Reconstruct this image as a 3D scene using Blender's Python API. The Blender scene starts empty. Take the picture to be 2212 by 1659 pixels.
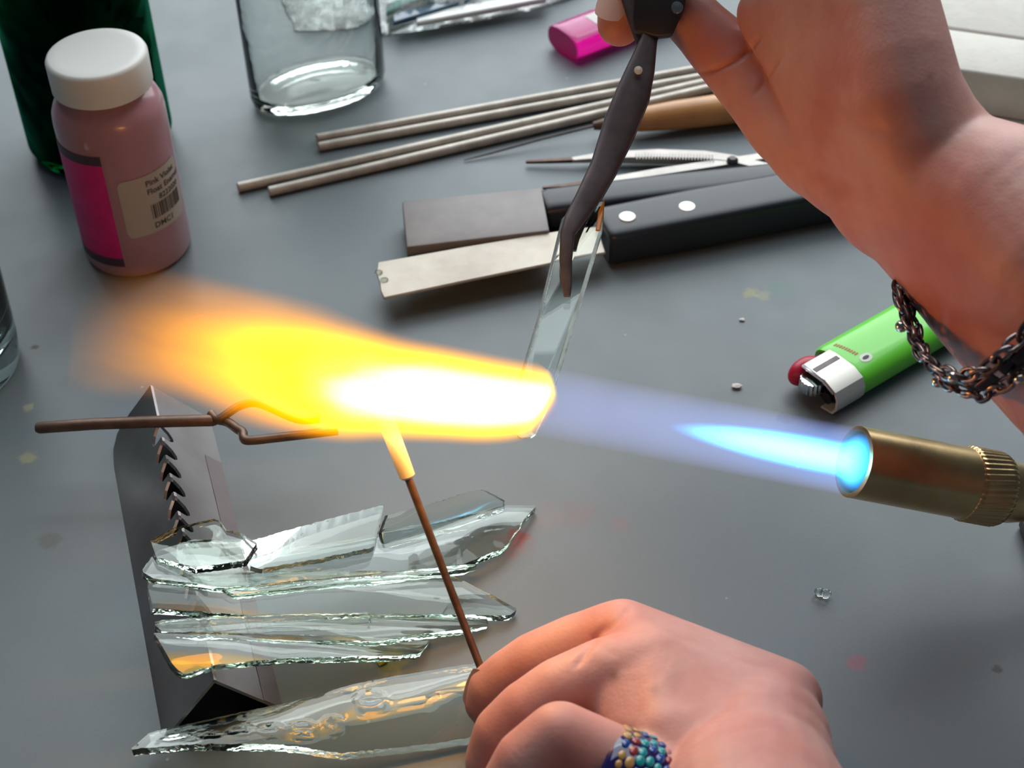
import bpy, bmesh, math, random
import numpy as np
from mathutils import Vector as V, Matrix, noise as mnoise

random.seed(7)
SC = bpy.context.scene
COL = SC.collection
MM = 0.001

# ------------------------------------------------------------------ camera
FPX, IW, IH = 3508.0, 2212.0, 1659.0
DIST, PITCH, ROLL = 585.0, math.radians(42), math.radians(2.0)
CAMP = V((0, -DIST*math.cos(PITCH), DIST*math.sin(PITCH)))
FWD = V((0, math.cos(PITCH), -math.sin(PITCH)))
_r0, _u0 = V((1, 0, 0)), V((0, math.sin(PITCH), math.cos(PITCH)))
RGT = _r0*math.cos(ROLL) - _u0*math.sin(ROLL)
UPV = _r0*math.sin(ROLL) + _u0*math.cos(ROLL)
cam = bpy.data.cameras.new('camera')
camo = bpy.data.objects.new('camera', cam)
COL.objects.link(camo)
_m = Matrix((RGT, UPV, -FWD)).transposed().to_4x4()
_m.translation = CAMP*MM
camo.matrix_world = _m
cam.sensor_width = 36.0
cam.lens = FPX*36.0/IW
cam.clip_start, cam.clip_end = 0.02, 20
cam.dof.use_dof = True
cam.dof.focus_distance = 0.500
cam.dof.aperture_fstop = 20
SC.camera = camo

# ------------------------------------------------------------------ light
w = bpy.data.worlds.new('room_light')
SC.world = w
w.use_nodes = True
w.node_tree.nodes['Background'].inputs[0].default_value = (0.66, 0.84, 1.0, 1)
w.node_tree.nodes['Background'].inputs[1].default_value = 0.06


def area(name, loc, target, size, sy, power, col):
    l = bpy.data.lights.new(name, 'AREA')
    l.shape = 'RECTANGLE'
    l.size, l.size_y, l.energy, l.color = size, sy, power, col
    o = bpy.data.objects.new(name, l)
    COL.objects.link(o)
    o.location = loc
    o.rotation_euler = (V(target)-V(loc)).to_track_quat('-Z', 'Y').to_euler()
    return o


area('window_light', (0.20, 1.55, 1.02), (0.08, 0, 0), 2.3, 1.5, 45, (0.92, 0.98, 1.0))
area('overhead_fill', (0.05, 0.75, 1.75), (0.05, 0.2, 0), 2.0, 1.2, 18, (0.90, 0.97, 1.0))  # unseen overhead panel, added to keep up-facing surfaces softly lit

vs = SC.view_settings
vs.view_transform = 'Standard'
vs.look = 'None'
vs.exposure = 0.0
vs.gamma = 1.0
vs.use_curve_mapping = False
cy = SC.cycles
cy.use_denoising = True
cy.max_bounces = 14
cy.transmission_bounces = 14
cy.transparent_max_bounces = 16
cy.diffuse_bounces = 3
cy.glossy_bounces = 5
cy.volume_bounces = 0
cy.sample_clamp_indirect = 4.0
cy.caustics_reflective = False
cy.adaptive_threshold = 0.05


# ------------------------------------------------------------------ helpers
def ray(px, py):
    return FWD + RGT*((px-IW/2)/FPX) - UPV*((py-IH/2)/FPX)


def at(px, py, z=0.0):
    d = ray(px, py)
    return CAMP + d*((z-CAMP.z)/d.z)


def atd(px, py, depth):
    return CAMP + ray(px, py)*depth


def on_plane(px, py, p0, n):
    d = ray(px, py)
    return CAMP + d*((p0-CAMP).dot(n)/d.dot(n))


def prop(o, label=None, cat=None, group=None, kind=None):
    if label: o['label'] = label
    if cat: o['category'] = cat
    if group: o['group'] = group
    if kind: o['kind'] = kind
    return o


def thing(name, loc, label, cat, group=None):
    o = bpy.data.objects.new(name, None)
    o.empty_display_size = 0.01
    COL.objects.link(o)
    o.location = V(loc)*MM
    return prop(o, label, cat, group)


def mk(name, vf, mat, root=None, angle=40, fmat=None, label=None):
    verts, faces = vf[0], vf[1]
    if root is not None:
        o0 = V((0, 0, 0))
        p = root
        while p is not None:
            o0 += p.location
            p = p.parent
        o0 = o0/MM
    else:
        xs = [v[0] for v in verts]; ys = [v[1] for v in verts]; zs = [v[2] for v in verts]
        o0 = V(((min(xs)+max(xs))/2, (min(ys)+max(ys))/2, min(zs)))
    me = bpy.data.meshes.new(name)
    me.from_pydata([((v[0]-o0.x)*MM, (v[1]-o0.y)*MM, (v[2]-o0.z)*MM) for v in verts], [], [tuple(f) for f in faces])
    me.validate()
    mats = mat if isinstance(mat, (list, tuple)) else [mat]
    for m in mats:
        me.materials.append(m)
    if fmat:
        for i, p in enumerate(me.polygons):
            p.material_index = fmat[i]
    bm = bmesh.new()
    bm.from_mesh(me)
    bmesh.ops.recalc_face_normals(bm, faces=bm.faces)
    bm.to_mesh(me)
    bm.free()
    if angle:
        me.polygons.foreach_set('use_smooth', [True]*len(me.polygons))
        me.set_sharp_from_angle(angle=math.radians(angle))
    o = bpy.data.objects.new(name, me)
    COL.objects.link(o)
    if root is not None:
        o.parent = root
    else:
        o.location = o0*MM
    if label:
        o['label'] = label
    return o


def join(*vfs):
    vv, ff = [], []
    for v, f in vfs:
        b = len(vv)
        vv += list(v)
        ff += [tuple(i+b for i in q) for q in f]
    return vv, ff


def circ(r, n=14):
    return [(r*math.cos(2*math.pi*i/n), r*math.sin(2*math.pi*i/n)) for i in range(n)]


def supell(a, b, e=2.0, n=28):
    out = []
    for i in range(n):
        t = 2*math.pi*i/n
        c, s = math.cos(t), math.sin(t)
        out.append((a*math.copysign(abs(c)**(2/e), c), b*math.copysign(abs(s)**(2/e), s)))
    return out


def sweep(path, secs, up=None, caps=True):
    path = [V(p) for p in path]
    n = len(path)
    verts, faces = [], []
    pu = None
    m = len(secs[0])
    for i, p in enumerate(path):
        t = (path[min(i+1, n-1)] - path[max(i-1, 0)]).normalized()
        if up is not None:
            s = t.cross(V(up)).normalized()
            u = s.cross(t)
        else:
            if pu is None:
                pu = V((0, 0, 1)) if abs(t.z) < .9 else V((1, 0, 0))
            s = t.cross(pu).normalized()
            u = s.cross(t)
            pu = u
        for a, b in secs[i]:
            verts.append(p + s*a + u*b)
    for i in range(n-1):
        for j in range(m):
            faces.append((i*m+j, i*m+(j+1) % m, (i+1)*m+(j+1) % m, (i+1)*m+j))
    if caps:
        faces.append(tuple(range(m-1, -1, -1)))
        faces.append(tuple(range((n-1)*m, n*m)))
    return verts, faces


def tube(path, r, n=12):
    rs = r if isinstance(r, (list, tuple)) else [r]*len(path)
    return sweep(path, [circ(q, n) for q in rs])


def spline(pts, k=8):
    pts = [V(p) for p in pts]
    out = []
    for i in range(len(pts)-1):
        p0, p1, p2, p3 = pts[max(i-1, 0)], pts[i], pts[i+1], pts[min(i+2, len(pts)-1)]
        for j in range(k):
            t = j/k
            out.append(0.5*((2*p1)+(p2-p0)*t+(2*p0-5*p1+4*p2-p3)*t*t+(3*p1-p0-3*p2+p3)*t**3))
    out.append(pts[-1])
    return out


def frame(axis, hint=None):
    a = V(axis).normalized()
    h = V(hint) if hint is not None else (V((0, 0, 1)) if abs(a.z) < .9 else V((1, 0, 0)))
    x = h - a*h.dot(a)
    x.normalize()
    return x, a.cross(x), a


def lathe(prof, o, axis=(0, 0, 1), n=48, hint=None, sx=1.0, sy=1.0, mod=None, close=False):
    """prof: list of (radius, height)"""
    x, y, a = frame(axis, hint)
    o = V(o)
    verts, faces = [], []
    for k, (r, h) in enumerate(prof):
        for i in range(n):
            t = 2*math.pi*i/n
            rr = r*(mod(t, h) if mod else 1)
            verts.append(o + x*(rr*sx*math.cos(t)) + y*(rr*sy*math.sin(t)) + a*h)
    m = len(prof)
    for k in range(m-1 if not close else m):
        k2 = (k+1) % m
        for i in range(n):
            j = (i+1) % n
            faces.append((k*n+i, k*n+j, k2*n+j, k2*n+i))
    if not close:
        if prof[0][0] > 1e-6: faces.append(tuple(range(n-1, -1, -1)))
        if prof[-1][0] > 1e-6: faces.append(tuple(range((m-1)*n, m*n)))
    return verts, faces


def extrude(poly, off):
    poly = [V(p) for p in poly]
    off = V(off)
    n = len(poly)
    v = poly + [p+off for p in poly]
    f = [tuple(range(n-1, -1, -1)), tuple(range(n, 2*n))]
    f += [(i, (i+1) % n, n+(i+1) % n, n+i) for i in range(n)]
    return v, f


def bevelled(vf, w=1.0, seg=2):
    bm = bmesh.new()
    vs_ = [bm.verts.new(v) for v in vf[0]]
    for f in vf[1]:
        bm.faces.new([vs_[i] for i in f])
    bmesh.ops.recalc_face_normals(bm, faces=bm.faces)
    bmesh.ops.bevel(bm, geom=list(bm.edges), offset=w, segments=seg, affect='EDGES', profile=0.5)
    bm.verts.index_update()
    out = [v.co.copy() for v in bm.verts], [[v.index for v in f.verts] for f in bm.faces]
    bm.free()
    return out


def ico(c, r, sub=2, sc=(1, 1, 1)):
    bm = bmesh.new()
    bmesh.ops.create_icosphere(bm, subdivisions=sub, radius=1)
    bm.verts.index_update()
    c = V(c)
    out = [V((v.co.x*r*sc[0], v.co.y*r*sc[1], v.co.z*r*sc[2]))+c for v in bm.verts], [[v.index for v in f.verts] for f in bm.faces]
    bm.free()
    return out


def project(P):
    """numpy world mm -> px, py, depth"""
    q = P - np.array(CAMP)
    d = q @ np.array(FWD)
    return IW/2 + FPX*(q @ np.array(RGT))/d, IH/2 - FPX*(q @ np.array(UPV))/d, d


# ------------------------------------------------------------------ materials
class NT:
    def __init__(s, name):
        s.m = bpy.data.materials.new(name)
        s.m.use_nodes = True
        s.t = s.m.node_tree
        s.t.nodes.clear()
        s.out = s.t.nodes.new('ShaderNodeOutputMaterial')

    def n(s, typ, **kw):
        q = s.t.nodes.new('ShaderNode'+typ)
        for k, v in kw.items():
            setattr(q, k, v)
        return q

    def l(s, a, b):
        s.t.links.new(a, b)

    def put(s, sock, v):
        if isinstance(v, bpy.types.NodeSocket):
            s.l(v, sock)
        else:
            sock.default_value = v

    def math(s, op, a, b=None, clamp=False):
        q = s.n('Math', operation=op)
        q.use_clamp = clamp
        s.put(q.inputs[0], a)
        if b is not None: s.put(q.inputs[1], b)
        return q.outputs[0]

    def ramp(s, fac, stops, interp='LINEAR'):
        q = s.n('ValToRGB')
        q.color_ramp.interpolation = interp
        e = q.color_ramp.elements
        while len(e) < len(stops): e.new(0.5)
        for k, (p, c) in enumerate(stops):
            e[k].position = p
            e[k].color = (*c, 1) if len(c) == 3 else c
        s.put(q.inputs[0], fac)
        return q.outputs[0]

    def noise(s, scale, detail=3, rough=.5, vec=None, dist=0):
        q = s.n('TexNoise')
        q.inputs['Scale'].default_value = scale
        q.inputs['Detail'].default_value = detail
        q.inputs['Roughness'].default_value = rough
        q.inputs['Distortion'].default_value = dist
        if vec is None:
            vec = s.obj()
        s.l(vec, q.inputs['Vector'])
        return q

    def obj(s):
        if not hasattr(s, '_tc'):
            s._tc = s.n('TexCoord')
        return s._tc.outputs['Object']

    def mix(s, fac, a, b, mode='MIX'):
        q = s.n('Mix', data_type='RGBA', blend_type=mode)
        s.put(q.inputs[0], fac)
        s.put(q.inputs[6], (*a, 1) if isinstance(a, tuple) and len(a) == 3 else a)
        s.put(q.inputs[7], (*b, 1) if isinstance(b, tuple) and len(b) == 3 else b)
        return q.outputs[2]

    def bump(s, h, strength=.3, dist=.0003):
        q = s.n('Bump')
        q.inputs['Strength'].default_value = strength
        q.inputs['Distance'].default_value = dist
        s.l(h, q.inputs['Height'])
        return q.outputs[0]

    def fcurve(s, x, pts):
        q = s.n('FloatCurve')
        c = q.mapping.curves[0]
        c.points[0].location = pts[0]
        c.points[1].location = pts[-1]
        for p in pts[1:-1]:
            c.points.new(*p)
        q.mapping.update()
        s.put(q.inputs['Value'], x)
        return q.outputs[0]


def pbr(name, col, rough=.5, metal=0.0, var=0.0, vscale=80, bump=0.0, bscale=300, bdist=.0003,
        trans=0.0, ior=1.45, coat=0.0, sss=0.0, alpha=None, col2=None, spec=None, rvar=0.0):
    t = NT(name)
    b = t.n('BsdfPrincipled')
    t.l(b.outputs[0], t.out.inputs[0])
    if var or col2:
        nz = t.noise(vscale, 4, .6)
        c2 = col2 or tuple(max(0, c*(1-var)) for c in col)
        c1 = col if col2 else tuple(c*(1+var*.5) for c in col)
        t.l(t.ramp(nz.outputs[0], [(.3, c2), (.7, c1)]), b.inputs['Base Color'])
        if rvar:
            t.l(t.math('ADD', t.math('MULTIPLY', nz.outputs[0], rvar), rough-rvar*.5), b.inputs['Roughness'])
    else:
        b.inputs['Base Color'].default_value = (*col, 1)
    if not rvar:
        b.inputs['Roughness'].default_value = rough
    b.inputs['Metallic'].default_value = metal
    b.inputs['IOR'].default_value = ior
    b.inputs['Transmission Weight'].default_value = trans
    b.inputs['Coat Weight'].default_value = coat
    if spec is not None:
        b.inputs['Specular IOR Level'].default_value = spec
    if sss:
        b.inputs['Subsurface Weight'].default_value = sss
        b.inputs['Subsurface Radius'].default_value = (1, .35, .2)
        b.inputs['Subsurface Scale'].default_value = .004
    if bump:
        t.l(t.bump(t.noise(bscale, 4, .6).outputs[0], bump, bdist), b.inputs['Normal'])
    if alpha is not None:
        b.inputs['Alpha'].default_value = alpha
    return t.m


def glassmat(name, col=(1, 1, 1), rough=0.0, ior=1.5, bump=0.0, bscale=120, bdist=.0004):
    t = NT(name)
    g = t.n('BsdfGlass')
    g.inputs['Color'].default_value = (*col, 1)
    g.inputs['Roughness'].default_value = rough
    g.inputs['IOR'].default_value = ior
    if bump:
        t.l(t.bump(t.noise(bscale, 2, .5).outputs[0], bump, bdist), g.inputs['Normal'])
    t.l(g.outputs[0], t.out.inputs[0])
    return t.m


def table_mat():
    t = NT('grey_table_paint')
    b = t.n('BsdfPrincipled')
    t.l(b.outputs[0], t.out.inputs[0])
    pos = t.n('NewGeometry').outputs['Position']
    n1 = t.noise(6, 3, .5, pos)
    n2 = t.noise(900, 3, .6, pos)
    n3 = t.noise(40, 4, .6, pos)
    c = t.ramp(n1.outputs[0], [(.3, (.142, .172, .190)), (.7, (.172, .202, .216))])
    c = t.mix(t.math('MULTIPLY', n2.outputs[0], .22), c, (.09, .10, .11))
    spots = [(1120, 1160, 5, (.27, .04, .04), 1.0), (1108, 1178, 8, (.27, .12, .12), .55), (1250, 1112, 8, (.24, .15, .15), .35),
             (1180, 1115, 9, (.25, .18, .18), .3), (1340, 1132, 5, (.25, .13, .14), .35), (1850, 1432, 4, (.32, .1, .15), .6),
             (1620, 632, 4, (.38, .36, .1), .5), (1650, 638, 4, (.34, .34, .14), .4), (1690, 625, 8, (.08, .2, .17), .4),
             (60, 990, 4, (.34, .33, .16), .6), (62, 880, 3, (.4, .36, .25), .6), (108, 1168, 5, (.1, .1, .08), .6),
             (75, 750, 2, (.02, .03, .02), 1), (845, 1430, 6, (.34, .33, .05), .6), (800, 1420, 5, (.3, .32, .08), .4),
             (890, 1385, 6, (.3, .31, .1), .5), (2155, 1445, 2, (.05, .05, .05), .8), (1695, 905, 4, (.05, .06, .09), .4)]
    for px, py, r, col, a in spots:
        p = at(px, py)*MM
        d = t.n('VectorMath', operation='DISTANCE')
        t.l(pos, d.inputs[0])
        d.inputs[1].default_value = p
        dd = t.math('ADD', d.outputs[1], t.math('MULTIPLY', t.math('SUBTRACT', t.noise(260, 3, .7, pos).outputs[0], .5), r*MM*1.6))
        mr = t.n('MapRange', interpolation_type='SMOOTHSTEP')
        t.l(dd, mr.inputs[0])
        mr.inputs[1].default_value = r*MM
        mr.inputs[2].default_value = r*MM*.35
        mr.inputs[3].default_value = 0
        mr.inputs[4].default_value = a
        c = t.mix(mr.outputs[0], c, col)
    # fine dust flecks
    vo = t.n('TexVoronoi')
    vo.inputs['Scale'].default_value = 45
    t.l(pos, vo.inputs['Vector'])
    fl = t.ramp(vo.outputs['Distance'], [(.018, (1, 1, 1)), (.03, (0, 0, 0))])
    c = t.mix(t.math('MULTIPLY', fl, .45), c, (.5, .52, .5))
    t.l(c, b.inputs['Base Color'])
    t.l(t.math('ADD', t.math('MULTIPLY', n3.outputs[0], .2), .36), b.inputs['Roughness'])
    t.l(t.bump(n2.outputs[0], .12, .0002), b.inputs['Normal'])
    return t.m


def skin_mat(name, c1, c2, c3):
    t = NT(name)
    b = t.n('BsdfPrincipled')
    t.l(b.outputs[0], t.out.inputs[0])
    n1 = t.noise(45, 3, .55)
    n2 = t.noise(420, 3, .6)
    c = t.ramp(n1.outputs[0], [(.32, c1), (.52, c2), (.70, c3)])
    c = t.mix(t.math('MULTIPLY', n2.outputs[0], .18), c, tuple(x*.6 for x in c1))
    fa1 = t.n('Attribute', attribute_name='flush_shade')
    c = t.mix(fa1.outputs['Fac'], c, (.52, .13, .10))
    fa2 = t.n('Attribute', attribute_name='mole')
    c = t.mix(fa2.outputs['Fac'], c, (.22, .10, .06))
    t.l(c, b.inputs['Base Color'])
    b.inputs['Roughness'].default_value = .48
    b.inputs['Specular IOR Level'].default_value = .35
    b.inputs['Subsurface Weight'].default_value = .22
    b.inputs['Subsurface Radius'].default_value = (1, .35, .2)
    b.inputs['Subsurface Scale'].default_value = .005
    vo = t.n('TexVoronoi')
    vo.inputs['Scale'].default_value = 900
    t.l(t.obj(), vo.inputs['Vector'])
    h = t.math('ADD', t.math('MULTIPLY', vo.outputs['Distance'], .5), n2.outputs[0])
    t.l(t.bump(h, .25, .0003), b.inputs['Normal'])
    return t.m


M = {}
M['table'] = table_mat()
M['skin'] = skin_mat('skin', (.60, .27, .23), (.67, .35, .30), (.71, .41, .35))
M['nail'] = pbr('fingernail', (.72, .46, .40), .28, coat=.3)
M['nail_dark'] = pbr('darker_fingernail', (.30, .20, .17), .4)  # darker brown than the other fingernail
M['steel_rod'] = pbr('welding_rod_steel', (.56, .51, .45), .45, .35, var=.25, vscale=120, bump=.15)
M['steel'] = pbr('brushed_steel', (.55, .53, .52), .24, 1.0, var=.18, vscale=60, bump=.05, bscale=500)
M['rest_steel'] = pbr('sooty_stainless', (.50, .46, .46), .30, 1.0, col2=(.34, .29, .29), vscale=26, bump=.04, bscale=200, rvar=.2)
M['shade_black'] = pbr('shade_black', (.012, .010, .012), .8)  # black painted in for the shade inside the rod rest
M['rest_dark'] = pbr('darker_stainless_band', (.34, .28, .28), .36, 1.0, var=.2, vscale=40)
M['tweezer_steel'] = pbr('silver_tweezer_steel', (.40, .37, .35), .45, .6, var=.15, vscale=90)
M['tip_brown'] = pbr('heat_browned_steel', (.13, .08, .065), .5, .6, var=.3, vscale=200)
M['dark_steel'] = pbr('oxidised_dark_steel', (.105, .085, .09), .42, .55, var=.3, vscale=140, bump=.1)
M['black_plastic'] = pbr('black_plastic', (.022, .025, .034), .34, var=.2, vscale=60, bump=.05)
M['black_grip'] = pbr('black_fibre_grip', (.018, .016, .022), .5, var=.3)
M['graphite'] = pbr('graphite_slab', (.25, .225, .22), .5, .1, var=.18, vscale=70, bump=.1)
M['blade'] = pbr('worn_blade_steel', (.52, .47, .40), .48, .35, col2=(.38, .33, .28), vscale=55, bump=.15, bscale=140)
M['rivet'] = pbr('pale_rivet', (.82, .80, .72), .35, .3)
M['wood'] = pbr('orange_varnished_wood', (.64, .32, .12), .38, col2=(.48, .21, .07), vscale=45, coat=.25)
M['white_plastic'] = pbr('white_cap_plastic', (.86, .85, .81), .4)
M['pink_body'] = pbr('pink_powder_bottle', (.54, .29, .34), .28, col2=(.47, .235, .275), vscale=22, coat=.25, sss=.15)
M['magenta_label'] = pbr('magenta_label', (.82, .02, .26), .45, col2=(.66, .014, .19), vscale=160)
M['dark_label'] = pbr('dark_plum_print', (.085, .045, .075), .5)
M['label_white'] = pbr('white_label_paper', (.52, .47, .41), .6)
M['ink'] = pbr('grey_black_ink', (.075, .062, .062), .6)
M['green_glass'] = glassmat('dark_green_glass', (.02, .26, .14), 0.0, 1.5, 1.0, 28, .012)
_g = M['green_glass'].node_tree
_n = _g.nodes.new('ShaderNodeTexNoise'); _n.inputs['Scale'].default_value = 24; _n.inputs['Detail'].default_value = 4
_t = _g.nodes.new('ShaderNodeTexCoord'); _g.links.new(_t.outputs['Object'], _n.inputs['Vector'])
_r = _g.nodes.new('ShaderNodeValToRGB')
_r.color_ramp.elements[0].position, _r.color_ramp.elements[0].color = .35, (.01, .13, .085, 1)
_r.color_ramp.elements[1].position, _r.color_ramp.elements[1].color = .68, (.05, .42, .20, 1)
_g.links.new(_n.outputs[0], _r.inputs[0])
_g.links.new(_r.outputs[0], [q for q in _g.nodes if q.type == 'BSDF_GLASS'][0].inputs[0])
M['clear_glass'] = glassmat('clear_glass', (.95, .985, .965), 0.0, 1.5)
M['jar_glass'] = glassmat('jar_glass', (.975, .99, .98), 0.0, 1.5, .3, 70, .0010)
M['shard_glass'] = glassmat('shard_glass', (.955, .985, .965), 0.0, 1.5, .25, 45, .0012)
M['shard_edge'] = glassmat('broken_glass_edge', (.93, .98, .94), .12, 1.5, .8, 300, .0009)
M['strip_edge'] = glassmat('frosted_strip_edge', (.97, .99, .98), .35, 1.45, .6, 300, .0008)
M['magenta_clear'] = pbr('magenta_clear_plastic', (.80, .008, .34), .12, trans=.55, ior=1.3, coat=.4)
M['green_plastic'] = pbr('lime_green_plastic', (.16, .74, .05), .33, coat=.3)
M['red_plastic'] = pbr('red_button_plastic', (.50, .012, .045), .35)
M['hood'] = pbr('lighter_hood_steel', (.80, .78, .72), .38, .3)
M['chrome'] = pbr('chrome', (.75, .76, .78), .14, 1.0)
M['soot'] = pbr('sooty_wheel_steel', (.05, .045, .055), .45, .7)
M['print_orange'] = pbr('orange_print', (.50, .16, .02), .5)
M['print_white'] = pbr('white_print', (.80, .86, .80), .5)
M['brass'] = pbr('aged_brass', (.74, .54, .27), .30, 1.0, col2=(.50, .33, .17), vscale=48, bump=.05, bscale=200, rvar=.2)
M['brass_dark'] = pbr('heat_dulled_brass', (.34, .22, .12), .42, 1.0, col2=(.20, .125, .09), vscale=60)
M['silver_dark'] = pbr('tarnished_silver', (.36, .30, .29), .26, 1.0, var=.3, vscale=500)
M['silver_black'] = pbr('blackened_silver', (.10, .085, .09), .35, .9, var=.3, vscale=500)
M['silver_bead'] = pbr('silver_bead', (.72, .66, .60), .18, 1.0)
M['brick'] = pbr('white_fire_brick', (.74, .70, .64), .85, var=.06, vscale=130, bump=.4, bscale=420, bdist=.0005)
M['bag_teal'] = pbr('teal_glass_strip', (.25, .62, .52), .15, coat=.4)
M['bag_mint'] = pbr('mint_glass_strip', (.45, .72, .64), .2, coat=.4)
M['bag_navy'] = pbr('navy_glass_strip', (.03, .09, .15), .15, coat=.4)
M['bag_white'] = pbr('milky_white_strip', (.74, .76, .74), .2, coat=.4)
M['flame_glow'] = pbr('painted_flame_glow', (1.0, .33, .02), .2, coat=.4)
M['paper'] = pbr('paper_white', (.72, .69, .66), .7)
M['paper_gold'] = pbr('paper_tan', (.62, .50, .28), .6)
M['yellow_frit'] = pbr('yellow_glass_frit', (.50, .46, .03), .25, coat=.4)
M['fork_wire'] = pbr('dark_browned_wire', (.17, .11, .085), .45, .6, var=.35, vscale=160)
M['rod_wire'] = pbr('browned_rod_steel', (.28, .17, .11), .45, .6, var=.3, vscale=220)
M['ring_blue'] = pbr('cobalt_glass', (.012, .012, .10), .10, coat=.8)
M['dot_teal'] = pbr('turquoise_glass', (.01, .30, .33), .10, coat=.6)
M['dot_blue'] = pbr('blue_glass', (.01, .06, .30), .10, coat=.6)
M['dot_gold'] = pbr('gold_glass', (.46, .28, .09), .2, coat=.6)
M['dot_red'] = pbr('red_glass', (.30, .035, .035), .15, coat=.6)


def plastic_bag_mat():
    t = NT('clear_bag_film')
    tr = t.n('BsdfTransparent')
    tr.inputs[0].default_value = (.97, .98, .98, 1)
    gl = t.n('BsdfGlossy')
    gl.inputs['Roughness'].default_value = .12
    gl.inputs['Color'].default_value = (1, 1, 1, 1)
    df = t.n('BsdfDiffuse')
    df.inputs[0].default_value = (.85, .88, .88, 1)
    lw = t.n('LayerWeight')
    lw.inputs[0].default_value = .35
    m1 = t.n('MixShader')
    t.l(t.math('ADD', t.math('MULTIPLY', lw.outputs['Fresnel'], .8), .06, True), m1.inputs[0])
    t.l(tr.outputs[0], m1.inputs[1])
    t.l(gl.outputs[0], m1.inputs[2])
    m2 = t.n('MixShader')
    nzb = t.noise(70, 3, .6, None, 1.5)
    t.l(t.math('ADD', t.math('MULTIPLY', t.ramp(nzb.outputs[0], [(.42, (0, 0, 0)), (.62, (1, 1, 1))]), .45), .07, True), m2.inputs[0])
    t.l(m1.outputs[0], m2.inputs[1])
    t.l(df.outputs[0], m2.inputs[2])
    t.l(m2.outputs[0], t.out.inputs[0])
    return t.m


M['bag'] = plastic_bag_mat()

# ------------------------------------------------------------------ table
tv, tf = extrude([(-900, -700, -28), (900, -700, -28), (900, 1100, -28), (-900, 1100, -28)], (0, 0, 28))
mk('table', bevelled((tv, tf), 3, 2), M['table'], angle=30)
prop(bpy.data.objects['table'], 'matte grey painted work table under everything', 'table')

# ------------------------------------------------------------------ white kiln bricks (top right)
def slab(name, corners, z0, z1, label, cat, mat, group=None, bev=1.2):
    o = mk(name, bevelled(extrude([V((c.x, c.y, z0)) for c in corners], (0, 0, z1-z0)), bev, 2), mat, angle=50)
    return prop(o, label, cat, group)


def quad(p0, p1, depth, z):
    a, b = at(*p0, z), at(*p1, z)
    d = (b-a).normalized()
    nrm = V((-d.y, d.x, 0))
    return [a, b, b+nrm*depth, a+nrm*depth]


lb = quad((1935, 330), (2480, 470), 150, 14)
slab('fire_brick', lb, 0, 14, 'thin white fire brick at bottom of the stack behind wrist', 'brick', M['brick'], 'white fire bricks')
ub = quad((1925, 128), (2470, 208), 32, 34)
slab('fire_brick', ub, 14, 34, 'white fire brick on top of the stack, its shaded edge facing the arm', 'brick', M['brick'], 'white fire bricks')
uu = ub[3] + V((0, .8, 0)), ub[2] + V((0, .8, 0))
d_ = (uu[1]-uu[0]).normalized()
n_ = V((-d_.y, d_.x, 0))
slab('fire_brick', [uu[0], uu[1], uu[1]+n_*80, uu[0]+n_*80], 14, 34.4, 'white fire brick butted behind the topmost one at upper right', 'brick', M['brick'], 'white fire bricks')

# ------------------------------------------------------------------ pink powder bottle
def cyl_patch(o, R, a0, a1, z0, z1, n=24, m=2, hint=None, thick=.15, corner=0):
    """curved label patch on a vertical cylinder"""
    x, y, a = frame((0, 0, 1), hint)
    verts, faces = [], []
    ks = [k/m for k in range(m+1)]
    for k in range(m+1):
        for i in range(n+1):
            u = i/n
            f = ks[k]
            zz = z0 + (z1-z0)*f
            if corner:
                W = (a1-a0)*R
                e = min(u, 1-u)*W
                if e < corner:
                    dz = corner - math.sqrt(max(0, corner**2-(corner-e)**2))
                    zz = min(max(zz, z0+dz), z1-dz)
            t = a0+(a1-a0)*u
            verts.append(V(o) + x*(R+thick)*math.cos(t) + y*(R+thick)*math.sin(t) + a*zz)
    for k in range(m):
        for i in range(n):
            faces.append((k*(n+1)+i, k*(n+1)+i+1, (k+1)*(n+1)+i+1, (k+1)*(n+1)+i))
    return verts, faces


def text_vf(s, size, bold=False):
    cu = bpy.data.curves.new('lettering', 'FONT')
    cu.body = s
    cu.size = size
    cu.resolution_u = 2
    cu.offset = .02*size if bold else 0
    ob = bpy.data.objects.new('lettering', cu)
    COL.objects.link(ob)
    dg = bpy.context.evaluated_depsgraph_get()
    me = bpy.data.meshes.new_from_object(ob.evaluated_get(dg))
    v = [tuple(p.co) for p in me.vertices]
    f = [tuple(p.vertices) for p in me.polygons]
    bpy.data.objects.remove(ob)
    bpy.data.curves.remove(cu)
    bpy.data.meshes.remove(me)
    return v, f


pb = at(301, 533)
R = 21.0
bt = thing('powder_bottle', pb, 'small pink plastic bottle of powder with white screw cap and magenta label', 'bottle')
mk('body', lathe([(17, 0), (20, .6), (R, 2.6), (R, 63), (20.7, 66.5), (19.4, 69.8), (17.2, 72.2), (15.2, 73.6), (14.8, 78), (0, 78)], pb, n=64), M['pink_body'], bt)
cap = mk('cap', lathe([(17.2, 75.5), (18.4, 75.7), (18.6, 76.5), (18.6, 87.2), (18.0, 88.4), (17.0, 88.9), (14, 88.7), (0, 88.6)], pb, n=72,
                      mod=lambda t, h: 1+(.006*math.cos(60*t) if 76 < h < 87 else 0)), M['white_plastic'], bt, label='white screw cap')
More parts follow.
